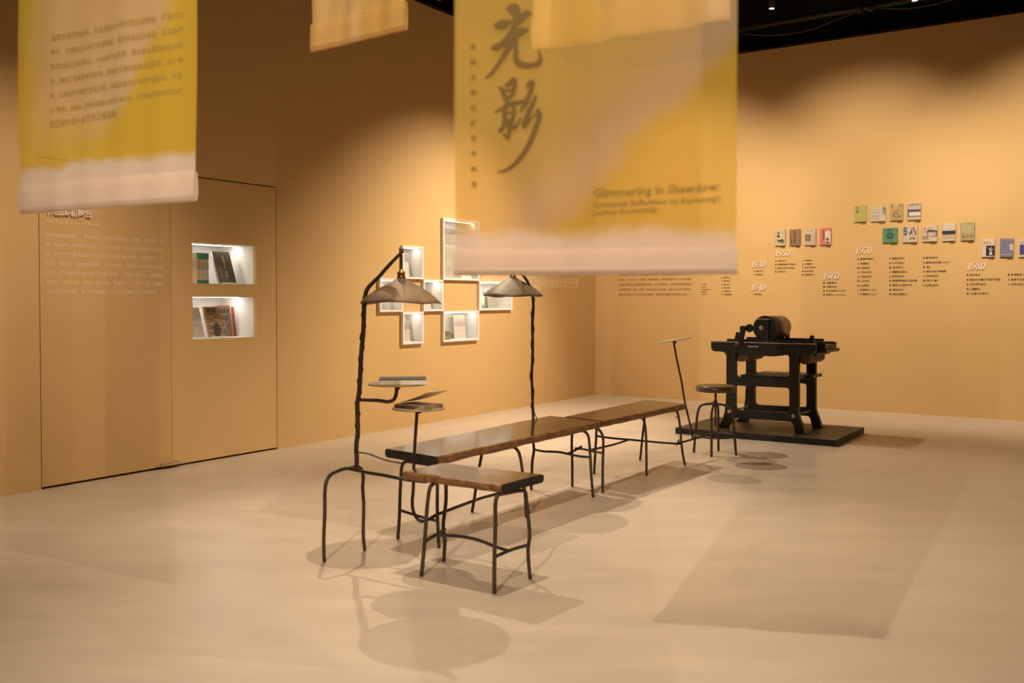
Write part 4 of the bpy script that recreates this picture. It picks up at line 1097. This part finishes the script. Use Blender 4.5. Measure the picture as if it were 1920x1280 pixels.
# ================================================================== BOOK COVERS ON THE TIMELINE WALL
CT = 0.022
def cover(px0, px1, py0, py1, base, label, draw=None, thick=CT):
    u_ = -thick
    a, zt_ = onu(px0, py0, u_); b, zb_ = onu(px1, py1, u_)
    zt2 = (zt_ + onu(px1, py0 - 1, u_)[1]) / 2; zb2 = zb_
    t = thing('book_cover', R(0, (a + b) / 2, zb2), label, 'book cover', 'cover panels on the timeline wall')
    m = M(); m.rbox(u_, -0.0006, a, b, zb2, zt2); m.build('board', cmat(tuple(c * 0.86 for c in base)), t)
    pn = Panel(R(u_, a, zb2), V, Z); W_, H_ = b - a, zt2 - zb2
    m = M(); q = Panel(R(-0.0012, a, zb2), V, Z); q.rect(m, W_ * .52, -.034, W_ * .95, -.020, 0, .0005); m.build('caption', 'letter_brown', t)
    if draw: draw(t, pn, W_, H_)
    return t
def rects(t, pn, W_, H_, name, col, L, d=.0008):
    m = M()
    for x0, y0, x1, y1 in L: pn.rect(m, x0 * W_, y0 * H_, x1 * W_, y1 * H_, 0, d)
    m.build(name, cmat(col), t)
def strokes(t, pn, W_, H_, name, col, L, d=.001):
    m = M()
    for st in L: pn.stroke(m, [(x * W_, y * H_, w_ * W_) for x, y, w_ in st], d=d)
    m.build(name, cmat(col), t)
def vtext(t, pn, W_, H_, name, col, s, x, y, k, step, d=.0012):
    m = M()
    for j, ch in enumerate(s): pn.text(m, ch, x * W_, y * H_ - step * H_ * j, size=k * W_, d=d, off=.02)
    m.build(name, cmat(col), t)
def htext(t, pn, W_, H_, name, col, s, x, y, wd, d=.0012):
    m = M(); pn.text(m, s, x * W_, y * H_, width=wd * W_, d=d, off=.02); m.build(name, cmat(col), t)
BLK, CREAM = (0.03, 0.025, 0.02), (0.62, 0.53, 0.38)
def d1(t, p, W_, H_):
    vtext(t, p, W_, H_, 'title', BLK, '拾穗', .25, .72, .26, .20)
    rects(t, p, W_, H_, 'seal', (0.45, 0.06, 0.03), [(.12, .56, .22, .64)])
    strokes(t, p, W_, H_, 'ink_print', BLK, [[(.30, .36, .10), (.42, .28, .16), (.55, .32, .12)], [(.60, .26, .14), (.75, .36, .16), (.85, .24, .10)], [(.66, .20, .08), (.86, .19, .05)]])
    strokes(t, p, W_, H_, 'branch_print', (0.35, 0.28, 0.18), [[(.66, .84, .02), (.78, .74, .03), (.80, .60, .02)], [(.72, .82, .02), (.88, .76, .02), (.88, .62, .02)]])
    rects(t, p, W_, H_, 'ground_print', (0.42, 0.34, 0.16), [(.20, .12, .95, .17)])
cover(1452.3, 1471.8, 431, 460, (0.60, 0.50, 0.32), 'cream cover with ink trees, leftmost of the four above 1950', d1)
def d2(t, p, W_, H_):
    vtext(t, p, W_, H_, 'title', BLK, '高雄市文藝選', .42, .80, .17, .135); vtext(t, p, W_, H_, 'subtitle', BLK, '文藝協會', .12, .42, .13, .11)
    rects(t, p, W_, H_, 'edge_marks', BLK, [(.95, .70, 1.0, .76), (.95, .40, 1.0, .44), (.94, .18, 1.0, .26)])
cover(1480.3, 1500, 430, 459.5, (0.30, 0.165, 0.085), 'brown cover with two columns of characters above 1950', d2)
def d3(t, p, W_, H_):
    rects(t, p, W_, H_, 'title_panel', (0.66, 0.58, 0.45), [(.12, .76, .92, .92)]); htext(t, p, W_, H_, 'title', (0.10, 0.05, 0.03), '創世紀詩刊', .18, .80, .66)
    rects(t, p, W_, H_, 'picture', (0.09, 0.05, 0.035), [(.10, .27, .54, .64)]); rects(t, p, W_, H_, 'picture_centre', (0.34, 0.22, 0.14), [(.20, .34, .44, .56)], d=.0014)
cover(1508.3, 1529, 429.5, 459, (0.56, 0.46, 0.32), 'pale grey cover with a small brown square picture above 1950', d3)
def d4(t, p, W_, H_):
    rects(t, p, W_, H_, 'white_panel', (0.66, 0.60, 0.50), [(.50, .10, .95, .82)]); vtext(t, p, W_, H_, 'title', (0.13, 0.03, 0.03), '鯤南詩苑', .24, .80, .20, .16)
    strokes(t, p, W_, H_, 'flower_print', BLK, [[(.60, .30, .10), (.68, .38, .14), (.75, .32, .10)], [(.58, .14, .10), (.75, .13, .12), (.88, .16, .08)], [(.70, .38, .03), (.82, .58, .02), (.72, .72, .02)], [(.66, .22, .08), (.80, .30, .09)]])
cover(1537.3, 1557.6, 428, 458.5, (0.66, 0.21, 0.155), 'pink cover with a white flower panel above 1950', d4)
def d5(t, p, W_, H_): vtext(t, p, W_, H_, 'title', (0.06, 0.05, 0.015), '風燈', .15, .78, .24, .22)
cover(1602, 1624, 385.5, 415, (0.48, 0.44, 0.13), 'plain lime green cover with two brush characters', d5)
def d6(t, p, W_, H_):
    rects(t, p, W_, H_, 'text_block', (0.46, 0.38, 0.31), [(.06, .56, .16, .86), (.22, .56, .66, .86), (.05, .08, .62, .46)], d=.0006); rects(t, p, W_, H_, 'green_title_block', (0.025, 0.075, 0.025), [(.79, .48, .97, .98)])
    vtext(t, p, W_, H_, 'title', (0.6, 0.6, 0.45), '水星詩頁', .82, .85, .11, .115)
cover(1633, 1660.5, 389, 414, (0.64, 0.55, 0.46), 'white newsprint cover with a dark green title block', d6)
def d7(t, p, W_, H_):
    htext(t, p, W_, H_, 'title', (0.70, 0.62, 0.45), '主流', .26, .84, .36); rects(t, p, W_, H_, 'mark', BLK, [(.08, .85, .18, .91), (.68, .86, .95, .89)])
    strokes(t, p, W_, H_, 'fish_print', (0.11, 0.075, 0.07), [[(.24, .42, .03), (.34, .30, .22), (.52, .27, .26), (.68, .24, .16), (.84, .22, .05)], [(.26, .42, .05), (.45, .45, .04), (.66, .34, .04)], [(.30, .62, .02), (.44, .52, .05), (.56, .55, .04), (.66, .64, .04)]])
    strokes(t, p, W_, H_, 'fish_belly', (0.42, 0.34, 0.28), [[(.36, .30, .12), (.52, .27, .16), (.64, .25, .08)]], d=.0016)
cover(1669.5, 1692.5, 382.5, 412.5, (0.50, 0.34, 0.13), 'ochre cover with a fish drawing', d7)
def d8(t, p, W_, H_):
    htext(t, p, W_, H_, 'title', (0.16, 0.12, 0.16), '民眾日報副', .16, .86, .72); rects(t, p, W_, H_, 'purple_bands', (0.075, 0.055, 0.14), [(.06, .48, 1.0, .62), (0, .18, .08, .66), (.06, .19, 1.0, .23)]); rects(t, p, W_, H_, 'white_panel', (0.62, 0.55, 0.42), [(.10, .25, .98, .45)])
cover(1702.3, 1726.3, 381, 411.5, (0.55, 0.45, 0.34), 'pale cover with purple horizontal bands', d8)
def d9(t, p, W_, H_):
    cx, cy, n = .50, .47, 22
    for nm, r_, w_, col in (('ring', .27, .018, (0.02, 0.05, 0.03)), ('ring', .165, .085, (0.015, 0.03, 0.02)), ('hub', .05, .06, (0.06, 0.16, 0.09))):
        strokes(t, p, W_, H_, nm, col, [[(cx + r_ * math.cos(k * 2 * math.pi / n), cy + r_ * W_ / H_ * math.sin(k * 2 * math.pi / n), w_) for k in range(n + 1)]])
    htext(t, p, W_, H_, 'title', BLK, '綠地', .28, .80, .36); rects(t, p, W_, H_, 'small_print', (0.03, 0.07, 0.04), [(.08, .83, .20, .86), (.70, .86, .86, .90), (.34, .09, .66, .11), (.90, .72, .95, .92)])
cover(1655, 1682.8, 428, 454, (0.105, 0.29, 0.15), 'green cover with a dark ring emblem', d9)
def d10(t, p, W_, H_):
    rects(t, p, W_, H_, 'blue_title_block', (0.045, 0.065, 0.14), [(.05, .44, .27, .94)]); vtext(t, p, W_, H_, 'title', (0.6, 0.5, 0.4), '風荷', .09, .74, .15, .20)
    strokes(t, p, W_, H_, 'figure_print', BLK, [[(.60, .80, .04), (.72, .88, .06), (.80, .74, .06), (.88, .54, .07), (.84, .44, .04)], [(.62, .76, .06), (.56, .60, .12), (.50, .48, .08)], [(.46, .18, .04), (.66, .26, .08), (.82, .22, .05), (.76, .14, .04)], [(.28, .54, .015), (.44, .62, .015)], [(.72, .70, .02), (.66, .55, .02), (.72, .40, .02)]])
cover(1693, 1720, 424.5, 453.5, (0.62, 0.50, 0.38), 'cream cover with a seated ink figure and blue title block', d10)
def d11(t, p, W_, H_):
    vtext(t, p, W_, H_, 'title', (0.50, 0.16, 0.05), '掌門', .09, .76, .16, .20)
    n = 14; strokes(t, p, W_, H_, 'arch_print', BLK, [[(.50 + .20 * math.cos(math.pi * k / n), .60 + .24 * math.sin(math.pi * k / n), .025) for k in range(n + 1)]])
    strokes(t, p, W_, H_, 'grove_print', BLK, [[(.34, .60, .10), (.50, .68, .14), (.66, .62, .12), (.82, .66, .10), (.97, .60, .10)], [(.34, .58, .05), (.36, .36, .04)], [(.46, .60, .03), (.44, .42, .02)], [(.62, .58, .03), (.64, .40, .02)], [(.78, .60, .04), (.80, .36, .03)], [(.93, .60, .06), (.94, .34, .05)], [(.62, .32, .05), (.80, .30, .04), (.97, .34, .05)], [(.0, .30, .03), (.20, .31, .03), (.40, .34, .06)]])
    rects(t, p, W_, H_, 'shore_print', (0.30, 0.22, 0.14), [(0, .12, .40, .28)])
cover(1730, 1757, 423, 452, (0.64, 0.52, 0.37), 'cream cover with black trees and an arched moon', d11)
def d12(t, p, W_, H_):
    rects(t, p, W_, H_, 'black_band', (0.02, 0.016, 0.013), [(0, .37, 1.0, .59)]); rects(t, p, W_, H_, 'speckled_lower_half', (0.43, 0.35, 0.25), [(.02, .10, .98, .36)]); rects(t, p, W_, H_, 'small_print', (0.35, 0.27, 0.2), [(.50, .70, .82, .73)])
cover(1767, 1791, 419.5, 451, (0.66, 0.55, 0.45), 'white cover with a black speckled band across the middle', d12)
def d13(t, p, W_, H_):
    [htext(t, p, W_, H_, 'title_character', (0.36, 0.09, 0.035), ch, .10 + .31 * j, .15, .22) for j, ch in enumerate('集光陽')]; rects(t, p, W_, H_, 'faded_print', (0.50, 0.45, 0.25), [(.10, .45, .16, .95), (.24, .50, .30, .96), (.38, .40, .44, .95), (.54, .45, .60, .88), (.70, .42, .76, .88), (.86, .46, .91, .90)]); rects(t, p, W_, H_, 'small_print', (0.20, 0.15, 0.05), [(.45, .925, .80, .955)])
cover(1801.5, 1826.5, 418, 450, (0.38, 0.34, 0.16), 'olive green cover with red characters along the bottom', d13)
def d14(t, p, W_, H_):
    htext(t, p, W_, H_, 'title', (0.62, 0.26, 0.05), '腳印', .10, .70, .58); rects(t, p, W_, H_, 'black_picture', (0.012, 0.010, 0.009), [(.33, .05, 1.0, .62)])
    strokes(t, p, W_, H_, 'flower_print', (0.66, 0.58, 0.5), [[(.62, .12, .10), (.70, .22, .20), (.78, .12, .10)], [(.70, .28, .03), (.58, .46, .04)], [(.70, .30, .03), (.74, .52, .06)], [(.72, .30, .03), (.88, .42, .04)], [(.56, .36, .03), (.64, .42, .07)], [(.50, .50, .05), (.54, .48, .04)]], d=.0016)
    rects(t, p, W_, H_, 'rule', (0.50, 0.42, 0.36), [(.06, .655, .95, .665)])
cover(1841.2, 1864.8, 448, 481, (0.68, 0.57, 0.48), 'white cover with orange title and a black flower-vase picture', d14)
def d15(t, p, W_, H_):
    strokes(t, p, W_, H_, 'moon_print', (0.52, 0.46, 0.42), [[(.86, .62, .28), (.86, .46, .28)]]); rects(t, p, W_, H_, 'moon_print', (0.52, 0.46, 0.42), [(.74, .36, .995, .70)])
    vtext(t, p, W_, H_, 'title', (0.40, 0.08, 0.05), '心臟詩刊', .26, .82, .17, .135); rects(t, p, W_, H_, 'shore_band', (0.42, 0.25, 0.20), [(.05, .10, .95, .16), (.40, .90, .98, .95)])
cover(1875.3, 1899.6, 447.5, 481, (0.165, 0.20, 0.34), 'blue cover with a large pale moon', d15)
def d16(t, p, W_, H_):
    rects(t, p, W_, H_, 'blue_picture', (0.05, 0.045, 0.20), [(.06, .12, .98, .70)]); htext(t, p, W_, H_, 'title', (0.45, 0.12, 0.06), '心臟', .10, .76, .50)
cover(1910.5, 1937, 449, 481, (0.68, 0.57, 0.49), 'white cover with a deep blue picture cut by the right edge', d16)

# ================================================================== HANGING BANNERS
def banner(label, L, Rr, z0, ztop, hem, cm, warp, texts=None, back=None, group='printed organza banners'):
    """L, Rr: floor-plan points (x, y) of the bottom corners"""
    Lp, Rp = Vector((L[0], L[1], z0)), Vector((Rr[0], Rr[1], z0))
    ex = (Rp - Lp).normalized(); W_ = (Rp - Lp).length
    pn = Panel(Lp, ex, Z, warp)
    t = thing('hanging_banner', (Lp + Rp) / 2, label, 'banner', group)
    def sheet_(name, x0, x1, y0, y1, nx, ny, d, material, d2=None, flare=0.0):
        m = M(); uvs = []; vs = []
        for j in range(ny + 1):
            for i in range(nx + 1):
                x = x0 + (x1 - x0) * i / nx; y = y0 + (y1 - y0) * j / ny
                vs.append(pn.p(x, y, d)); uvs.append((x, y))
        m.add(vs, [(j * (nx + 1) + i, j * (nx + 1) + i + 1, (j + 1) * (nx + 1) + i + 1, (j + 1) * (nx + 1) + i) for j in range(ny) for i in range(nx)], 0, True)
        m.uv = uvs
        return m.build(name, material, t)
    sheet_('cloth', 0, W_, hem, ztop - z0, 60, 90, 0.0, cm)
    # hem pocket: front and back layer joined below, with the rod inside
    m = M(); uvs = []; vs = []; nx = 60
    sec = [(0.006, hem + .003), (0.0075, hem * .6), (0.008, hem * .25), (0.005, 0.004), (0.0, 0.0), (-0.005, 0.004), (-0.008, hem * .25), (-0.0075, hem * .6), (-0.004, hem)]
    for d, y in sec:
        for i in range(nx + 1):
            x = -0.004 + (W_ + 0.008) * i / nx
            vs.append(pn.p(x, y + 0.0012 * math.sin(x * 70) * (y > hem * .5), d)); uvs.append((x, y))
    m.add(vs, [(j * (nx + 1) + i, j * (nx + 1) + i + 1, (j + 1) * (nx + 1) + i + 1, (j + 1) * (nx + 1) + i) for j in range(len(sec) - 1) for i in range(nx)], 0, True)
    m.uv = uvs; m.build('hem', cm, t)
    m = M(); m.tube([pn.p(0.004 + (W_ - 0.008) * q_ / 40, hem * .25) for q_ in range(41)], 0.0035, n=6); m.build('hem_rod', 'white', t)
    m = M(); m.tube([pn.p(-0.01, ztop - z0 + .01), pn.p(W_ + 0.01, ztop - z0 + .01)], 0.008, n=8); m.build('top_rod', 'white', t)
    for x in (0.05, W_ - 0.05):
        m = M(); q = pn.p(x, ztop - z0 + .018); m.tube([q, Vector((q.x, q.y, 5.5))], 0.0012, n=5); m.build('wire', 'cable', t)
    if back: sheet_('back_layer', back[0], back[1], 0.006, ztop - z0, 40, 30, -0.014, back[2])
    def loc(px, py):
        p = onplane(px, py, Lp, pn.n); return (p - Lp).dot(ex), p.z - z0
    if texts: texts(t, pn, loc)
    return t
def px_xy(px, Y): return ((px - 960) / F_PX * Y * 1.0, Y)
def plan(px, py, Y):
    p = atY(px, py, Y); return (p.x, p.y), p.z

# large title banner
(lx, lz), (rx, rz) = plan(854, 516, 2.27), plan(1380, 515, 2.13)
def wA(x, y): return 0.004 * math.sin(x * 19 + 0.6) + 0.003 * math.sin(x * 43 + y * 2) + 0.004 * math.sin(y * 5 + x * 4)
BIG = cloth_mat('banner_print_large', (1.0, -1.0, [(0.0, 0.20), (0.35, 0.35), (0.46, 0.55), (0.55, 1.0), (0.60, 0.9), (0.66, 0.05), (1.0, 0.0)]), 0.095, alpha=0.46)
BIGB = cloth_mat('banner_lining', (0.3, 0.0, [(0.0, 0.8), (0.5, 0.9), (1.0, 0.9)]), 0.10, alpha=0.20, yellow=(0.78, 0.60, 0.30), pale=(0.84, 0.68, 0.50))
def tA(t, pn, loc):
    def K(x, y): return loc(860 + x / 3.767, y / 3.767)
    s = 1 / 3.767 * 2.2 / F_PX
    def br(m, pts): pn.stroke(m, [(*K(x, y), w_ * s) for x, y, w_ in pts], d=0.0015, sub=7)
    m = M()   # first character
    br(m, [(350, 60, 30), (385, 65, 85), (410, 95, 60), (395, 150, 32), (392, 190, 40)])
    br(m, [(505, 95, 18), (478, 92, 48), (440, 140, 40), (398, 180, 22)])
    br(m, [(268, 180, 40), (300, 175, 66), (335, 168, 55), (370, 152, 18)])
    br(m, [(232, 340, 18), (265, 335, 50), (310, 310, 45), (370, 262, 70), (430, 225, 60), (478, 212, 34)])
    br(m, [(392, 180, 40), (388, 240, 75), (375, 300, 70)])
    br(m, [(380, 290, 60), (335, 370, 42), (285, 450, 32), (235, 520, 26), (195, 552, 14)])
    br(m, [(405, 280, 38), (406, 360, 34), (410, 430, 42), (450, 458, 44), (520, 460, 40), (565, 440, 42), (575, 400, 26), (560, 350, 10)])
    m.build('calligraphy', 'ink', t, label='large dark brush-written character')
    m = M()   # second character
    br(m, [(330, 608, 14), (355, 595, 34), (392, 565, 36), (398, 600, 36), (385, 650, 34), (372, 690, 30)])
    br(m, [(290, 620, 20), (312, 640, 34), (330, 690, 36), (345, 715, 28)])
    br(m, [(325, 645, 30), (350, 638, 22), (378, 640, 22)])
    br(m, [(335, 692, 24), (375, 690, 20)])
    br(m, [(262, 795, 14), (310, 765, 26), (370, 735, 34), (430, 725, 34), (480, 710, 26)])
    br(m, [(340, 740, 30), (325, 790, 34), (330, 850, 40), (318, 880, 30)])
    br(m, [(390, 750, 30), (395, 800, 30), (378, 860, 36)])
    br(m, [(335, 800, 20), (385, 795, 20)])
    br(m, [(330, 860, 26), (365, 865, 26)])
    br(m, [(365, 860, 40), (362, 920, 34), (350, 975, 28)])
    br(m, [(335, 880, 20), (305, 915, 36), (290, 930, 22)])
    br(m, [(380, 880, 22), (400, 905, 30), (430, 860, 20), (440, 830, 10)])
    br(m, [(325, 955, 20), (350, 970, 34)])
    br(m, [(482, 612, 18), (515, 585, 50), (510, 640, 36), (480, 720, 36), (440, 790, 18)])
    br(m, [(545, 680, 20), (525, 730, 34), (490, 810, 40), (465, 890, 40), (480, 880, 24)])
    br(m, [(562, 780, 30), (570, 820, 36), (540, 920, 38), (490, 1040, 36), (420, 1140, 32), (345, 1200, 24), (278, 1216, 12)])
    br(m, [(480, 880, 24), (520, 830, 16), (560, 790, 18)])
    m.build('calligraphy', 'ink', t, label='second large dark brush-written character')
    m = M()
    for i, ch in enumerate('高雄文學社群百年映像'):
        m = M(); x, y = loc(882.5 + 0.4 * i, 94 + 28.6 * i); pn.text(m, ch, x, y, size=0.0155, d=0.0015, off=.01)
        m.build('side_character', 'ink_title', t)
    m = M()
    for s_, x0, y0, x1, y1 in (('Glimmering in Shawdow;', 1112, 371, 1350, 357), ('Centennial Reflections on Kaohsiung’s', 1112, 390, 1352, 377), ('Literary Community', 1112, 405, 1232, 397)):
        m = M(); a, b = loc(x0, y0), loc(x1, y1)
        pn.text(m, s_, a[0], a[1], width=b[0] - a[0], d=0.0015, slope=(b[1] - a[1]) / (b[0] - a[0]), off=.012)
        m.build('english_line', 'ink_title', t)
xr = None
pL = Vector((*lx, 0)); pR = Vector((*rx, 0)); WA = (pR - pL).length
banner('largest yellow translucent banner with two big brush-written characters', lx, rx, (lz + rz) / 2, 4.3, 0.056, BIG, wA, tA, back=(0.004, WA * (1316 - 854) / (1380 - 854), BIGB))

# left banner with a paragraph
(lx, lz), (rx, rz) = plan(42, 402, 3.34), plan(367, 377, 2.90)
def wB(x, y): return 0.006 * math.sin(x * 13 + 0.4) * min(1, .25 + y) + 0.0018 * math.sin(x * 37 + y) + 0.008 * math.sin(y * 4 + x * 3)
LFT = cloth_mat('banner_print_left', (1.0, -0.75, [(0.0, 0.75), (0.45, 0.75), (0.62, 0.9), (0.76, 1.0), (0.82, 0.05), (1.0, 0.0)]), 0.150, alpha=0.74, keep=(0.02, 0.16, 0.16, 0.36))
BT = ['高雄文學百年記憶，可追溯至1920年代的古典詩社，戰後七○', '年代，北部的文人與社會運動家，更多的創社於高雄，藝文創作', '報與出版文化的成立，1940年代以農會、鄉土為主題的社會運動', '讀，開啟了書寫當地的風潮，在地性文學的發展也在戰前。近十年',
      '來，文學社群的世代互為光影，共構出臺灣文學的多重故事，本展', '以「映像」為概念，召喚記憶與城市的對話文學，引領觀者在物件與光影', '的空隙中走入自己的文學地圖。']
def tB(t, pn, loc):
    m = M()
    for i, s_ in enumerate(BT):
        x0, y0 = 100, 77 + 27.2 * i
        x1, y1 = (337, 29 + 28.6 * i) if i < 6 else (226, 217)
        m = M(); a, b = loc(x0, y0), loc(x1, y1)
        pn.text(m, s_, a[0], a[1], width=b[0] - a[0], d=0.002, slope=(b[1] - a[1]) / (b[0] - a[0]), off=.008)
        m.build('text_line', 'ink_soft', t)
banner('yellow banner with a seven-line paragraph hanging on the left', lx, rx, (lz + rz) / 2, 4.35, 0.088, LFT, wB, tB)

# small gathered banner in the upper middle
(lx, lz), (rx, rz) = plan(586, 100, 3.376), plan(760, 56, 3.10)
def wC(x, y): return 0.011 * math.sin(x * 34 + y * 3) * min(1, .12 + 3 * y) + 0.004 * math.sin(x * 70 - y * 6) * min(1, .3 + 3 * y)
SML = cloth_mat('banner_print_small', (1.0, 0.1, [(0.0, 0.2), (0.58, 0.5), (0.66, 0.35), (0.72, 1.0), (0.77, 0.2), (1.0, 0.3)]), -1.0, alpha=0.80, yellow=(0.66, 0.43, 0.11), pale=(0.74, 0.53, 0.30))
banner('small plain wrinkled yellow banner end in the upper middle', lx, rx, (lz + rz) / 2, 4.4, 0.092, SML, wC)

# pale banner behind the large one
(lx, lz), (rx, rz) = plan(1003, 98, 2.93), plan(1366, 36, 2.60)
def wD(x, y): return 0.010 * math.sin(x * 22 + 1) + 0.006 * math.sin(x * 50 + y * 3)
BHD = cloth_mat('banner_print_pale', (0.8, 0.0, [(0.0, 0.45), (0.59, 0.45), (0.60, 0.0), (0.655, 0.0), (0.665, 1.0), (1.0, 1.0)]), -1.0, alpha=0.92, yellow=(0.80, 0.58, 0.10), pale=(0.90, 0.78, 0.66))
banner('pale banner end seen through the top of the largest banner', lx, rx, (lz + rz) / 2, 4.4, 0.095, BHD, wD)

# ================================================================== SPOTLIGHTS, TRACKS, PIPES
def fixture(pos, tgt, watts, cone, blend, label, face='lamp_face', col=WARM, rad=0.018):
    p = R(*pos); q = R(*tgt); d = (q - p).normalized()
    t = thing('track_spotlight', p, label, 'spotlight', 'ceiling spotlights')
    m = M(); m.lathe(p - d * 0.02, -d, [(0.040, 0.0), (0.042, 0.004), (0.042, 0.13), (0.036, 0.15), (0.020, 0.155)], n=20); m.build('housing', 'fixture', t)
    m = M(); m.lathe(p - d * 0.0185, d, [(0.036, 0.0), (0.036, 0.001)], n=20, smooth=False); m.build('lamp_face', face, t)
    h = p - d * 0.10
    m = M(); m.tube([h, Vector((h.x, h.y, 5.0))], 0.008, n=8); m.rbox(0, 0.001, 0, 0.001, 0, 0.001) if False else None; m.build('stem', 'fixture', t)
    if watts:
        L = bpy.data.lights.new('spot_source', 'SPOT')
        L.energy = watts; L.color = col; L.spot_size = math.radians(cone); L.spot_blend = blend; L.shadow_soft_size = rad
        lo = bpy.data.objects.new('spot_source', L); COL.objects.link(lo)
        lo.parent = t
        lo.location = d * 0.012
        lo.rotation_euler = d.to_track_quat('-Z', 'Y').to_euler()
for s in SPOTS:
    fixture(*s)
# two lit downlights that show above the timeline wall, one above the left wall
def downlight(px, py, z, label, face='lamp_face'):
    r = ray(px, py); p = CAMP + r * ((z - CAM_H) / r.z)
    t = thing('downlight', p, label, 'spotlight', 'ceiling downlights')
    m = M(); m.lathe(p, Z, [(0.030, 0.0), (0.036, 0.002), (0.036, 0.20), (0.03, 0.21)], n=20); m.build('housing', 'fixture', t)
    m = M(); m.lathe(p - Z * 0.0015, Z, [(0.029, 0.0), (0.029, 0.001)], n=20, smooth=False); m.build('lamp_face', face, t)
    m = M(); m.tube([p + Z * 0.21, Vector((p.x, p.y, 5.5))], 0.006, n=6); m.build('stem', 'fixture', t)
downlight(1447, 16, 4.78, 'lit black downlight just right of the largest banner at the top edge')
downlight(1715, 1, 4.80, 'lit black downlight at the top edge above the timeline wall')
downlight(823, -1, 4.95, 'dim grey downlight at the top edge above the left wall', 'lamp_face_dim')
# unlit adjustable heads hanging near the right wall top
for i, (px, py, Y, tilt) in enumerate(((1613, 14, 11.6, 0.0), (1636, 10, 11.5, 0.45))):
    p = atY(px, py, Y); d = Vector((-math.sin(tilt), 0, -math.cos(tilt)))
    t = thing('spotlight_head', p, ['upright dark spotlight head hanging from the pipe at the top right', 'tilted dark spotlight head hanging from the pipe at the top right'][i], 'spotlight')
    m = M(); m.lathe(p + d * 0.07, -d, [(0.030, 0), (0.036, 0.002), (0.036, 0.13), (0.025, 0.145)], n=16); m.build('housing', 'fixture', t)
    m = M(); m.tube([p - d * 0.06, Vector((p.x, p.y, 5.5))], 0.008, n=6); m.build('stem', 'fixture', t)
def bar(name, pts, r, label, cat, sub=0):
    m = M(); m.tube(pts, r, n=10, sub=sub); m.build(name, 'pipe', label=label, cat=cat)
bar('ceiling_pipe', [atY(1330, 64, 13.0), atY(1620, 14, 11.7), atY(1780, -14, 11.0)], 0.04, 'black pipe running along the ceiling above the timeline wall', 'pipe')
bar('ceiling_cable', [atY(1370, 60, 12.75), atY(1440, 66, 12.4), atY(1510, 58, 12.1), atY(1560, 40, 11.9), atY(1610, 20, 11.65)], 0.011, 'black sagging cable under the ceiling pipe', 'cable', 4)
bar('ceiling_cable', [atY(1620, 12, 11.6), atY(1690, 16, 11.3), atY(1750, 8, 11.1), atY(1800, -6, 10.9)], 0.011, 'black cable loop at the top right above the spotlight heads', 'cable', 4)
for (a, b, lb) in (((-10, 1.1), (-3.2, 1.1), 'black light track parallel to the left wall'), ((-2.7, 0.5), (-2.7, 8.5), 'black light track parallel to the timeline wall'), ((-11, 5.9), (-4, 5.9), 'black light track over the open floor')):
    m = M(); p, q = R(*a, 5.0), R(*b, 5.0); dd = q - p; n_ = dd.normalized().cross(Z)
    m.boxv(p - n_ * 0.018, dd, n_ * 0.036, Z * 0.035); tr = m.build('light_track', 'fixture', label=lb, cat='light track')
